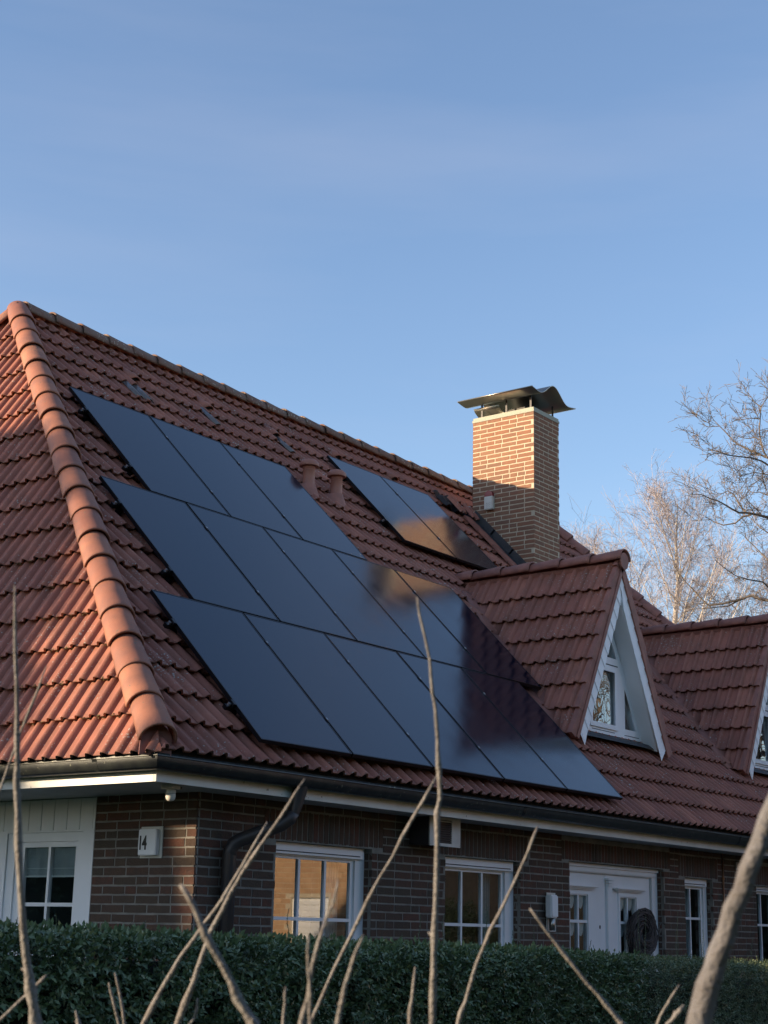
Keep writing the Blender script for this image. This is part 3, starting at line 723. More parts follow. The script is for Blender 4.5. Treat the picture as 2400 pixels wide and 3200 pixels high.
# lead flashing and the red board up the left foot of the chimney
def strip(name, x0, x1, s0, s1, h0, h1, material, par, th=.012):
    mb = MB(); mb.prism([fp(x0, s0, h0), fp(x1, s0, h1), fp(x1, s1, h1), fp(x0, s1, h0)], nF*th); return mb.build(name, material, par)
sN = CHY0/math.cos(SL); sF = CHY1/math.cos(SL)
for k in range(4):
    a = sN-.22+k*.46; strip('flashing', CHX0-.13, CHX0+.004, a, a+.49, .075+.003*k, .105+.003*k, m_lead, chim)
    strip('flashing_upstand', CHX0-.012, CHX0-.002, a, a+.49, .10, .10, m_lead, chim, .11+.003*k)
strip('flashing', CHX0-.1, CHX1+.1, sN-.34, sN+.02, .06, .06, m_lead, chim)
for k in range(5):
    a = sN-.25+k*.36; strip('edge_board', CHX0-.30, CHX0-.125, a, a+.37, .09+.004*(k % 2), .09+.004*(k % 2), m_dormcap, chim, .03)
mb = MB()   # crumpled dark mesh behind the chimney
N1, N2 = 14, 8; vs = []
for i in range(N1+1):
    for j in range(N2+1):
        x = CHX0-.62+i*.62/N1; s = 6.62+j*.36/N2
        vs.append(fp(x, s, .10+.05*mnoise.noise(Vector((x*9, s*9, 1)))+.04*math.sin(i*.9)))
mb.add(vs, [(i*(N2+1)+j, (i+1)*(N2+1)+j, (i+1)*(N2+1)+j+1, i*(N2+1)+j+1) for i in range(N1) for j in range(N2)])
mb.build('back_gutter_mesh', m_mesh, chim).modifiers.new('s', 'SOLIDIFY').thickness = .01
for (x, s, a) in ((CHX0-.42, 6.50, .2), (CHX0-.16, 6.46, -.15)):
    T = FRONT @ Matrix.Translation((x, s, .09)) @ Matrix.Rotation(a, 4, 'Z') @ Matrix.Rotation(.25, 4, 'X') @ Matrix.Diagonal((.7, .8, 1, 1))
    o = bpy.data.objects.new('loose_tile', tile_near); link(o, chim, T)

# ---------------------------------------------------------------- eaves: gutter, fascia, soffit
def gutter_run(p, q, out, name='gutter'):
    """half-round gutter between p and q; out: horizontal direction away from the house. Ends mitred by the caller's points"""
    n = 12; r = .072; vs = []
    for (pt, mit) in ((p, 1), (q, -1)):
        pass
def gutter():
    n = 14; r = .070; prof = []
    for k in range(n+1):
        a = math.pi + math.pi*k/n; prof.append((.0725+r*math.cos(a), -.004+1.25*r*math.sin(a)))     # distance from the rim inward, z
    prof = [(0.012, .010), (-.004, .012), (-.006, -.002)] + prof + [(.1435, .02)]
    vs = []; K = len(prof)
    for base in ((XE, 'end'), (0, 'corner'), (2*RY, 'far')):
        for (d, z) in prof:
            if base[1] == 'end': vs.append((XE-d*0, d, Z0+z-.01))
            elif base[1] == 'corner': vs.append((d, d, Z0+z-.01))
            else: vs.append((d, 2*RY, Z0+z-.01))
    fs = [(i*K+k, i*K+k+1, (i+1)*K+k+1, (i+1)*K+k) for i in range(2) for k in range(K-1)]
    g = MB().add(vs, fs).build('gutter', m_zinc, house, smooth=True, auto=35); g.modifiers.new('s', 'SOLIDIFY').thickness = .003
    rim = MB().tube([(XE, .0, Z0), (-.001, -.001, Z0), (0, 2*RY, Z0)], .0085, 8); rim.build('rim', m_zinc, g, smooth=True)
    for x in [1.0+.78*k for k in range(20)]:
        MB().box((x, -.0075, Z0-.012), (x+.028, .145, Z0-.006)).build('bracket', m_zinc, g)
    # joint sleeves
    for x in (4.9, 9.7):
        vs = [(xx, d-.003, Z0+z-.013) for xx in (x, x+.05) for (d, z) in prof]
        MB().add(vs, [(k, k+1, K+k+1, K+k) for k in range(K-1)]).build('joint_sleeve', m_zinc, g, smooth=True)
    for y in (.62,):
        vs = [(d-.003, yy, Z0+z-.013) for yy in (y, y+.05) for (d, z) in prof]
        MB().add(vs, [(k, k+1, K+k+1, K+k) for k in range(K-1)]).build('joint_sleeve', m_zinc, g, smooth=True)
gutter()
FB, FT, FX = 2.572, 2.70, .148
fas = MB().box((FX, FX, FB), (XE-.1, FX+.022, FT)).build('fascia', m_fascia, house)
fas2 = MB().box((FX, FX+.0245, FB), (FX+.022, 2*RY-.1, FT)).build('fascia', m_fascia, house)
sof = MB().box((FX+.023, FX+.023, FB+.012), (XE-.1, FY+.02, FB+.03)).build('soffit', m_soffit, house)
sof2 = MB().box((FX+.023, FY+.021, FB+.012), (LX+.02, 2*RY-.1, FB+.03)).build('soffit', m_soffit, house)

# ---------------------------------------------------------------- windows and door of the long wall
def window(x0, x1, z1, gx, bars, ztr, z0=1.0, sash_top=2.15, label=None, drape=True):
    """x0,x1: opening; gx: glass from/to; bars: upright glazing bars; ztr: transom"""
    w = plate('window', rect(x0+.001, x1-.001, z0, z1-.001), [rect(gx[0]-.045, gx[1]+.045, z0+.06, sash_top+.01)], .07, wallf(FY+.085), m_white, house)
    if label: w['label'] = label
    boxo('shutter_box', (x0+.004, FY+.055, sash_top+.022), (x1-.05, FY+.0845, z1-.004), m_white, w)
    boxo('shutter_slot', (x0+.01, FY+.052, sash_top+.040), (x1-.10, FY+.0555, sash_top+.048), m_dark, w)
    edges = [gx[0]]+[b for b in bars]+[gx[1]]; holes = []
    for (a, b) in zip(edges[:-1], edges[1:]):
        aa = a+(.014 if a != gx[0] else 0); bb = b-(.014 if b != gx[1] else 0)
        holes += [rect(aa, bb, z0+.10, ztr-.014), rect(aa, bb, ztr+.014, sash_top-.012)]
    plate('sash', rect(gx[0]-.044, gx[1]+.044, z0+.061, sash_top+.009), holes, .03, wallf(FY+.105), m_white, w)
    for h in holes:
        plate('pane', [(h[0][0]-.008, h[0][1]-.008), (h[1][0]+.008, h[1][1]-.008), (h[2][0]+.008, h[2][1]+.008), (h[3][0]-.008, h[3][1]+.008)], [], .004, wallf(FY+.121), m_glass, w)
    boxo('sill', (x0-.0, FY-.05, z0-.05), (x1+.0, FY+.085, z0-.001), m_cbrick, w)
    if drape:
        for (a, b, k) in ((gx[1]-.16, gx[1]+.02, 5), (gx[0]-.04, gx[0]+.05, 3)):
            vs = []; N = k*6
            for z in (z0+.05, sash_top):
                for i in range(N+1): vs.append((a+(b-a)*i/N, FY+.26+.018*math.sin(i/N*k*2*math.pi), z))
            MB().add(vs, [(i, i+1, N+2+i, N+1+i) for i in range(N)]).build('curtain', m_curtain, w, smooth=True)
    return w
window(1.985, 3.285, HD, (2.075, 3.11), (2.417, 2.765), 1.651, label='white three column window nearest the house corner')
window(4.42, 5.745, HD, (4.50, 5.545), (4.852, 5.205), 1.643, label='white three column window left of the front door')
window(9.385, 10.135, 2.26, (9.46, 10.0), (9.725,), 1.795, label='narrow two column window right of the front door')
window(11.40, 12.75, 2.235, (11.47, 12.5), (11.765, 12.13), 1.75, label='white window behind the thick bare branch')

dr = plate('door_frame', rect(6.711, 8.849, .002, 2.324), [rect(6.775, 8.72, .05, 2.225)], .07, wallf(FY+.085), m_white, house)
plate('cornice', rect(6.72, 8.84, 2.285, 2.318), [], .03, wallf(FY+.06), m_white, dr)
plate('cornice', rect(6.74, 8.80, 2.235, 2.262), [], .02, wallf(FY+.068), m_white, dr)
def leaf(x0, x1, gx, bx, ztop, label):
    holes = [rect(gx[0], bx-.014, .9, 1.70), rect(bx+.014, gx[1], .9, 1.70), rect(gx[0], bx-.014, 1.73, ztop), rect(bx+.014, gx[1], 1.73, ztop)]
    d = plate('door', rect(x0, x1, .052, 2.222), holes, .045, wallf(FY+.115), m_white, house); d['label'] = label
    plate('moulding', rect(gx[0]-.05, gx[1]+.05, .85, ztop+.05), [rect(gx[0]-.012, gx[1]+.012, .89, ztop+.012)], .014, wallf(FY+.102), m_white, d)
    for (k, (a, b)) in enumerate(((.09, .006), (.13, .02), (.17, .034))):
        MB().box((gx[0]-a, FY+.115-.03-k*.02, ztop+.055+b), (gx[1]+a, FY+.113, ztop+.069+b)).build('hood_moulding', m_white, d)
    for h in holes:
        plate('pane', [(h[0][0]-.006, h[0][1]-.006), (h[1][0]+.006, h[1][1]-.006), (h[2][0]+.006, h[2][1]+.006), (h[3][0]-.006, h[3][1]+.006)], [], .004, wallf(FY+.135), m_glass, d)
        a, b, z = h[0][0], h[1][0], h[2][1]; hh = .17
        tong = [(a, z)]+[(a+(b-a)*t, z-hh*math.sin(math.pi*t)**.7*(.6+.4*t)) for t in [k/10 for k in range(11)]]+[(b, z)]
        plate('lace_curtain', [tong[0]]+tong[2:-1]+[tong[-1]], [], .003, wallf(FY+.15), m_curtain2, d)
    return d
m_curtain2 = mat('white_lace', (0.85, 0.85, 0.84), 0.9)
d1 = leaf(6.778, 7.672, (6.905, 7.265), 7.085, 1.985, 'left door leaf with a small keyhole')
d2 = leaf(7.680, 8.717, (8.005, 8.36), 8.18, 1.985, 'right door leaf where the wreath hangs')
MB().prism([(7.544+.012*math.cos(a), FY+.109, 1.662+.02*math.sin(a)) for a in [2*math.pi*k/12 for k in range(12)]], (0, .004, 0)).build('keyhole', m_black, d1)
for (a, b, z0, z1) in ((7.69, 7.79, .1, 2.10), ):
    boxo('pilaster', (a, FY+.088, z0), (b, FY+.114, z1), m_white, d2)
    for k, w in enumerate((.0, .015, .03)): boxo('pilaster_cap', (a-w, FY+.078-.008*k, z1+.03*k), (b+w, FY+.114, z1+.024+.03*k), m_white, d2)

# ---------------------------------------------------------------- left wall: white clad bay with window
LB = plate('clad_bay', [(-6.0, .0), (-6.0, WT-.02), (-1.712, WT-.02), (-1.712, .0)], [[(-2.80, 1.2), (-2.80, 2.31), (-1.86, 2.31), (-1.86, 1.2)], [(-5.2, 1.2), (-5.2, 2.31), (-3.1, 2.31), (-3.1, 1.2)]], .03, walll(LX+.015), m_white, house)
LB['label'] = 'white clad bay with vertical boards over its window, left of the brick corner'
y = 1.74
while y < 5.9:
    boxo('cladding_board', (LX+.003, y, 2.325), (LX+.0145, y+.152, WT-.022), m_white, LB, bev=.003); y += .158
boxo('casing', (LX+.002, 1.713, 0), (LX+.0145, 1.738, WT-.022), m_white, LB)
lw = plate('window', [(-2.798, 1.202), (-2.798, 2.308), (-1.862, 2.308), (-1.862, 1.202)], [[(-2.70, 1.27), (-2.70, 2.235), (-1.925, 2.235), (-1.925, 1.27)]], .07, walll(LX+.03), m_white, house)
lw['label'] = 'white four pane window in the clad bay at the left edge'
hl = [[(-2.595, 1.32), (-2.595, 1.708), (-2.298, 1.708), (-2.298, 1.32)], [(-2.270, 1.32), (-2.270, 1.708), (-1.965, 1.708), (-1.965, 1.32)],
      [(-2.595, 1.738), (-2.595, 2.19), (-2.298, 2.19), (-2.298, 1.738)], [(-2.270, 1.738), (-2.270, 2.19), (-1.965, 2.19), (-1.965, 1.738)]]
plate('sash', [(-2.698, 1.272), (-2.698, 2.233), (-1.927, 2.233), (-1.927, 1.272)], hl, .035, walll(LX+.045), m_white, lw)
for h in hl: plate('pane', [(h[0][0]-.006, h[0][1]-.006), (h[1][0]-.006, h[1][1]+.006), (h[2][0]+.006, h[2][1]+.006), (h[3][0]+.006, h[3][1]-.006)], [], .004, walll(LX+.065), m_glass, lw)
lw2 = plate('window', [(-5.198, 1.202), (-5.198, 2.308), (-3.102, 2.308), (-3.102, 1.202)], [[(-5.1, 1.3), (-5.1, 2.2), (-4.2, 2.2), (-4.2, 1.3)], [(-4.1, 1.3), (-4.1, 2.2), (-3.2, 2.2), (-3.2, 1.3)]], .05, walll(LX+.03), m_white, house)
lw2['label'] = 'wide white window in the clad bay, outside the photo'
plate('pane', [(-5.11, 1.29), (-5.11, 2.21), (-3.19, 2.21), (-3.19, 1.29)], [], .004, walll(LX+.06), m_glass, lw2)
vs = []; N = 40
for z in (1.955, 2.24):
    for i in range(N+1): vs.append((LX+.085+.008*math.sin(i*1.1)+.008*math.sin(i*2.3), 1.9+.80*i/N, z+.012*math.sin(i*.4)*(z < 2)))
MB().add(vs, [(i, i+1, N+2+i, N+1+i) for i in range(N)]).build('roman_blind', m_curtain, lw, smooth=True)
boxo('blind_hem', (LX+.070, 1.9, 1.945), (LX+.078, 2.7, 1.96), m_white, lw)
boxo('blind_hem', (LX+.072, 1.9, 2.015), (LX+.076, 2.7, 2.02), m_white, lw)
boxo('inner_wall', (LX+1.6, FY+.15, 0), (LX+1.65, 2.6, WT-.04), m_room, house)
boxo('inner_wall', (LX+1.2, 2.65, 0), (LX+1.25, 10.0, WT-.04), m_room, house)

# ---------------------------------------------------------------- rain pipe
dp = MB(); hx, hy = 1.70, .075
rings = [(.062, 2.70), (.062, 2.665), (.06, 2.60), (.05, 2.50), (.045, 2.44)]; n = 18; vs = []
for i, (r, z) in enumerate(rings):
    ox = [0, 0, -.004, -.02, -.035][i]; wx = [1.05, 1.05, 1.05, 1.05, 1.0][i]
    for k in range(n): vs.append((hx+ox+r*wx*math.cos(2*math.pi*k/n), hy+.05*(i/4)+r*math.sin(2*math.pi*k/n)*.9, z))
dp.add(vs, [(i*n+k, i*n+(k+1) % n, (i+1)*n+(k+1) % n, (i+1)*n+k) for i in range(len(rings)-1) for k in range(n)])
pipe = dp.build('rain_pipe', m_pipe, house, smooth=True)
MB().tube([(1.665, .125, 2.46), (1.65, .15, 2.405), (1.61, .20, 2.36), (1.40, .44, 2.235), (1.37, .475, 2.205), (1.352, .495, 2.15), (1.35, .50, 2.10)], [.050, .053, .054, .055, .056, .056, .055], 18).build('pipe_elbow', m_pipe, pipe, smooth=True)
MB().tube([(1.35, .50, 2.14), (1.35, .50, 2.135), (1.35, .50, 0.0)], [.058, .057, .055], 18).build('pipe_length', m_pipe, pipe, smooth=True)
MB().tube([(1.35, .50, 1.86), (1.35, .50, 1.84)], .062, 18).build('pipe_clip', m_pipe, pipe)
MB().tube([(1.35, .50, 1.10), (1.35, .50, 1.08)], .062, 18).build('pipe_clip', m_pipe, pipe)
MB().tube([(10.395, FY-.022, 2.583), (10.395, FY-.022, 0.2)], .011, 10).build('copper_pipe', m_copper, house, smooth=True)
MB().tube([(10.395, FY-.022, 2.30), (10.395, FY-.022, 2.27)], .016, 10).build('pipe_clip', m_copper, house)

# ---------------------------------------------------------------- fittings that hang on the house
t = empty('house_number_sign', (LX, 1.037, 2.2), 'white square box sign with black number 14 beside the brick corner', 'sign')
boxo('back_plate', (LX-.016, .918, 2.083), (LX-.004, 1.158, 2.327), m_sirenw, t, bev=.002)
boxo('sign_box', (LX-.060, .945, 2.103), (LX-.0165, 1.142, 2.305), m_white, t, bev=.006)
def text_mesh(name, s, size, M, material, parent, sx=1.0, ext=.0015):
    cu = bpy.data.curves.new(name, 'FONT'); cu.body = s; cu.size = size; cu.extrude = ext; cu.offset = size*.028
    tmp = bpy.data.objects.new(name, cu); me = bpy.data.meshes.new_from_object(tmp); bpy.data.objects.remove(tmp)
    me.transform(M @ Matrix.Diagonal((sx, 1, 1, 1))); me.materials.clear(); me.materials.append(material)
    o = bpy.data.objects.new(name, me); return link(o, parent)
text_mesh('digit', '1', .148, frame((LX-.0605, 1.139, 2.150), (0, -1, 0), (0, 0, 1), (-1, 0, 0)), m_black, t, .66)
text_mesh('digit', '4', .148, frame((LX-.0605, 1.094, 2.150), (0, -1, 0), (0, 0, 1), (-1, 0, 0)), m_black, t, .68)

t = empty('siren_box', (CHX0, 4.19, 7.58), 'small cream alarm siren with dark red dome on the lit chimney face', 'alarm siren')
boxo('housing', (CHX0-.065, 4.12, 7.575), (CHX0+.002, 4.265, 7.775), m_sirenw, t, bev=.008)
vs = []; n = 14
pr = [(.0, .066), (.35, .064), (.7, .052), (.9, .032), (1, 0)]
MB().prism([(CHX0-.058, 4.1925+.068*math.cos(math.pi*k/n), 7.778+.085*math.sin(math.pi*k/n)**.8) for k in range(n+1)], (.056, 0, 0)).build('lamp_dome', m_red, t)
for i in range(5):
    for j in range(5):
        MB().box((CHX0-.0665, 4.158+j*.014, 7.61+i*.014), (CHX0-.0645, 4.164+j*.014, 7.616+i*.014)).build('grille_hole', m_dark, t) if (i+j) % 2 == 0 else None

t = empty('soffit_lamp', (.45, .30, 2.584), 'small white round lamp under the eaves at the corner', 'outdoor lamp')
boxo('mount', (.41, .24, 2.545), (.50, .36, 2.583), m_vent, t, bev=.004)
b = MB(); n = 16; pr = [(.0, 0), (.022, .004), (.034, .018), (.038, .038), (.037, .055), (.037, .080), (.030, .088), (0, .09)]
vs = [(.46+r*math.cos(2*math.pi*k/n), .30+r*math.sin(2*math.pi*k/n), 2.458+z) for r, z in pr for k in range(n)]
b.add(vs, [(i*n+k, i*n+(k+1) % n, (i+1)*n+(k+1) % n, (i+1)*n+k) for i in range(len(pr)-1) for k in range(n)]); b.build('lamp_glass', m_sirenw, t, smooth=True)
MB().tube([(.46, .30, 2.515), (.46, .30, 2.512)], .0385, 16).build('lamp_seam', m_dark, t)
MB().box((.50, .285, 2.552), (.56, .30, 2.570)).build('cable', m_black, t)

t = empty('wall_lamp', (6.3, FY, 1.8), 'slim white wall lamp with steel backplate left of the front door', 'wall lamp')
boxo('back_plate', (6.22, FY-.022, 1.60), (6.385, FY-.010, 1.985), m_sirenw, t)
boxo('lamp_body', (6.165, FY-.11, 1.735), (6.30, FY-.03, 1.962), m_white, t, bev=.012)
boxo('arm', (6.22, FY-.031, 1.76), (6.25, FY-.021, 1.92), m_steel, t)
MB().tube([(6.235, FY-.07, 1.735), (6.235, FY-.07, 1.61)], .03, 14).build('steel_tube', m_steel, t, smooth=True)

t = empty('vent_box', (4.05, .35, 2.46), 'dark box with white louvred vent plate under the eaves between two windows', 'wall vent')
boxo('box', (3.83, .335, 2.335), (4.29, FY-.012, 2.583), m_mesh, t)
plate('face_plate', rect(3.815, 4.305, 2.325, 2.583), [rect(3.965, 4.165, 2.352, 2.562)], .012, wallf(.322), m_vent, t)
boxo('dark_duct', (3.95, .3345, 2.345), (4.18, .3349, 2.57), m_black, t)
for k in range(10):
    z = 2.358+k*.0205; MB().prism([(3.9655, .324, z), (3.9655, .3325, z+.010), (3.9655, .3325, z+.013), (3.9655, .324, z+.003)], (.199, 0, 0)).build('louvre', m_pipe if k < 9 else m_vent, t)
for (x, z) in ((3.83, 2.34), (4.29, 2.34), (3.83, 2.57), (4.29, 2.57)): MB().tube([(x, .322, z), (x, .319, z)], .004, 8).build('screw', m_steel, t)

t = boxo('junction_box', (10.78, FY-.03, 2.41), (10.83, FY-.008, 2.50), m_vent); prop(t, 'tiny white box on the brick wall right of the copper pipe', 'junction box')

wr = empty('wreath', (8.37, FY+.04, 1.62), 'dark twisted twig wreath hanging on the right door leaf', 'wreath')
rnd = random.Random(4)
for k in range(110):
    ph = rnd.uniform(0, 6.28); rr = rnd.uniform(.05, 1.0); pts = []
    a0 = rnd.uniform(0, 6.28); span = rnd.uniform(2.0, 5.5)
    for i in range(15):
        a = a0+span*i/14; q = .34+.62*rr + .13*math.sin(a*2.3+ph)
        pts.append((8.37+.31*q*math.cos(a)*.98, FY+.035+.04*math.sin(a*2+ph)+rnd.uniform(-.004, .004), 1.60+.265*q*math.sin(a)))
    MB().tube(pts, [.0085*(1-.5*abs(i/7-1)) for i in range(15)], 5).build('twig', m_twig, wr, smooth=True)

# ---------------------------------------------------------------- solar panels
def make_panel():
    root = bpy.data.objects.new('solar_panel', None); link(root)
    th = .035; fw = .012
    parts = []
    vs = []
    f = MB().box((0, 0, -th), (PW, fw, 0)).box((0, PL-fw, -th), (PW, PL, 0)).box((0, fw, -th), (fw, PL-fw, 0)).box((PW-fw, fw, -th), (PW, PL-fw, 0))
    parts.append(f.build('frame', m_frame, root))
    parts.append(MB().box((fw, fw, -.012), (PW-fw, PL-fw, -.002)).build('glass', m_panel, root))
    return root, parts
proto, pparts = make_panel(); first = True
rows = ['top row', 'middle row', 'bottom row', 'small upper array']
ordw = ['first', 'second', 'third', 'fourth', 'fifth']
for ri, (x, s, n) in enumerate(PANELS):
    for k in range(n):
        T = FRONT @ Matrix.Translation((x+k*(PW+PG), s-PL, PH)) @ Matrix.Rotation(random.uniform(-.0012, .0012), 4, 'Y') @ Matrix.Rotation(random.uniform(-.0012, .0012), 4, 'X')
        if first: o = proto; first = False
        else:
            o = proto.copy(); C.objects.link(o)
            for c in pparts:
                d = c.copy(); C.objects.link(d); d.parent = o
        o.matrix_basis = T
        if ri == 3: lab = ('left' if k == 0 else 'right')+' black solar panel of the pair above the vent pipes'
        else:
            lab = '%s black solar panel from the left in the %s' % (ordw[k], rows[ri])
            if k == n-1: lab = 'rightmost black solar panel in the %s' % rows[ri]
        prop(o, lab, 'solar panel', 'black solar panels on the roof')
# rails, hooks and clamps of each row
for ri, (x, s, n) in enumerate(PANELS):
    lab = ['aluminium rail carrying the %s of solar panels' % rows[ri] if ri < 3 else 'aluminium rail carrying the small pair of solar panels'][0]
    rt = empty('mounting_rail_set', fp(x, s-PL, .1), lab.replace('aluminium rail', 'black rails and clamps'), 'mounting rails')
    for q in (.42, 1.42):
        T = [fp(x-.075, s-PL+q-.02, .085), fp(x-.075, s-PL+q+.02, .085)]
        mb = MB().box((x-.075, s-PL+q-.02, .082), (x+n*(PW+PG)+.02, s-PL+q+.02, .119), M=FRONT); mb.build('rail', m_frame, rt)
        for k in range(n-1):
            xx = x+(k+1)*(PW+PG)-PG/2
            MB().box((xx-.009, s-PL+q-.03, .118), (xx+.009, s-PL+q+.03, PH+.006), M=FRONT).build('clamp', m_frame, rt)
            MB().box((xx-.005, s-PL+q-.014, PH+.006), (xx+.005, s-PL+q+.014, PH+.012), M=FRONT).build('bolt', m_clamp, rt)
        MB().box((x-.028, s-PL+q-.03, .118), (x-.002, s-PL+q+.03, PH+.004), M=FRONT).build('clamp', m_frame, rt)
        MB().box((x-.055, s-PL+q-.012, .1192), (x-.035, s-PL+q+.012, .142), M=FRONT).build('bolt', m_clamp, rt)
        for k in range(n+1):
            xx = x+.05+k*(PW+PG)*.97; MB().box((xx-.02, s-PL+q-.03, .02), (xx+.02, s-PL+q+.03, .0815), M=FRONT).build('roof_hook', m_frame, rt)

# ---------------------------------------------------------------- ground
def grid_sheet(name, x0, x1, y0, y1, z, material, kind='structure'):
    o = MB().add([(x0, y0, z), (x1, y0, z), (x1, y1, z), (x0, y1, z)], [(0, 1, 2, 3)]).build(name, material); o['kind'] = kind; return o
grid_sheet('ground', -1500, 1500, -1500, 1500, 0, m_grass)
m_pave = mat('grey_paving', (.22, .21, .20), .9, var=.5, nscale=2, bump=.4)
grid_sheet('garden_path', -2, 16.5, -1.1, .55, .004, m_pave)

# ---------------------------------------------------------------- hedge
HY = -3.02
def htop(x): return 1.525-.0195*(x+3.5)+.03*mnoise.noise(Vector((x*1.3, 0, 3)))+.028*mnoise.noise(Vector((x*4, 0, 7)))
hedge = empty('hedge', (2, HY, 0), 'long clipped evergreen hedge in front of the house wall', 'hedge')
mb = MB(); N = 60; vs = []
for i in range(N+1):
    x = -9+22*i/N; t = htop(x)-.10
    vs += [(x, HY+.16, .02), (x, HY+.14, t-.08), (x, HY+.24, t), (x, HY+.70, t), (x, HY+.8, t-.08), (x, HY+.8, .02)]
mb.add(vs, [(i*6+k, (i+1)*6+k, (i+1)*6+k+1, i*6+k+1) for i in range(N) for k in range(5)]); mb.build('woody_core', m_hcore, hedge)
def leaf_mass(P, Nrm, size, material, name, parent, narrow=.45, per=8, seed=1):
    """shoots with paired leaves: P positions, Nrm outward directions (n,3), size per shoot"""
    r = np.random.default_rng(seed); n = len(P)
    d = Nrm + r.normal(0, .45, (n, 3)) + np.array([0, 0, .55]); d /= np.linalg.norm(d, axis=1)[:, None]
    V = []; Fs = []; off = 0
    a = np.cross(d, np.array([.31, .77, .2])+r.normal(0, .4, (n, 3))); a /= np.linalg.norm(a, axis=1)[:, None]; b = np.cross(d, a)
    for k in range(per):
        ang = k*2.4+r.uniform(0, .6, n); side = a*np.cos(ang)[:, None]+b*np.sin(ang)[:, None]
        base = P + d*((k/per-.5)*size*2.6)[:, None]
        tip = side*.85+d*(.55+.25*r.uniform(-1, 1, n))[:, None]; tip /= np.linalg.norm(tip, axis=1)[:, None]
        if k == per-1: tip = d
        L = (size*r.uniform(.75, 1.2, n))[:, None]
        w = np.cross(tip, d+.01); w /= (np.linalg.norm(w, axis=1)[:, None]+1e-6); nn = np.cross(w, tip)
        p0 = base; p1 = base+tip*L*.45+w*L*narrow*.5+nn*L*.06; p2 = base+tip*L-nn*L*.08; p3 = base+tip*L*.45-w*L*narrow*.5+nn*L*.06; pm = base+tip*L*.5-nn*L*.03
        blk = np.stack([p0, p1, p2, p3, pm], 1).reshape(-1, 3); V.append(blk)
        idx = off+np.arange(n)*5
        Fs.append(np.stack([idx, idx+1, idx+2, idx+4], 1)); Fs.append(np.stack([idx, idx+4, idx+2, idx+3], 1)); off += n*5
    V = np.concatenate(V); Fq = np.concatenate(Fs)
    me = bpy.data.meshes.new(name); me.vertices.add(len(V)); me.vertices.foreach_set('co', V.ravel())
    me.loops.add(Fq.size); me.loops.foreach_set('vertex_index', Fq.ravel().astype(np.int32))
    me.polygons.add(len(Fq)); me.polygons.foreach_set('loop_start', np.arange(0, Fq.size, 4, dtype=np.int32)); me.polygons.foreach_set('loop_total', np.full(len(Fq), 4, np.int32))
    me.update(calc_edges=True); me.materials.append(material)
    o = bpy.data.objects.new(name, me); link(o, parent); o['kind'] = 'stuff'; return o
def hedge_points(n, x0, x1, zlo, seed, top=.3):
    r = np.random.default_rng(seed); x = r.uniform(x0, x1, n); ont = r.random(n) < top
    T = np.array([htop(v) for v in x]); P = np.zeros((n, 3)); Nn = np.zeros((n, 3))
    bump = np.array([mnoise.noise(Vector((v*2.1, float(z)*2.6, 9))) for v, z in zip(x, r.uniform(0, 1, n))])
    z = r.uniform(0, 1, n)**.8*(T-zlo)+zlo
    depth = r.uniform(0, .16, n)
    bulge = np.array([.05*mnoise.noise(Vector((v*3.1, zz*3.6, 5)))+.025*mnoise.noise(Vector((v*9, zz*9, 5))) for v, zz in zip(x, z)])
    P[:, 0] = x; P[:, 1] = HY+depth-bulge+np.clip((z-T+.1), 0, 1)*.6; P[:, 2] = z; Nn[:, 1] = -1
    k = ont; yy = r.uniform(0, .85, n)
    P[k, 1] = HY+yy[k]; P[k, 2] = T[k]-r.uniform(0, .06, n)[k]-np.clip(.08-yy[k], 0, 1)*.5; Nn[k, 1] = 0; Nn[k, 2] = 1
    return P, Nn
P, Nn = hedge_points(15000, -5.2, 1.6, .75, 1); leaf_mass(P, Nn, np.full(len(P), .029)*np.random.default_rng(5).uniform(.75, 1.25, len(P)), m_leaf, 'foliage', hedge, .50, 8, 2)
P, Nn = hedge_points(20000, .0, 9.5, .75, 3); leaf_mass(P, Nn, np.full(len(P), .021), m_leaf2, 'fine_foliage', hedge, .36, 8, 4)
P, Nn = hedge_points(5000, -9, 13, .02, 7, .1); P[:, 2] = np.clip(P[:, 2]*.6, .02, 1.2); leaf_mass(P, Nn, np.full(len(P), .05), m_leaf, 'low_foliage', hedge, .5, 7, 8)
m_conif2 = mat('dull_shoot_green', (.06, .085, .045), .6)
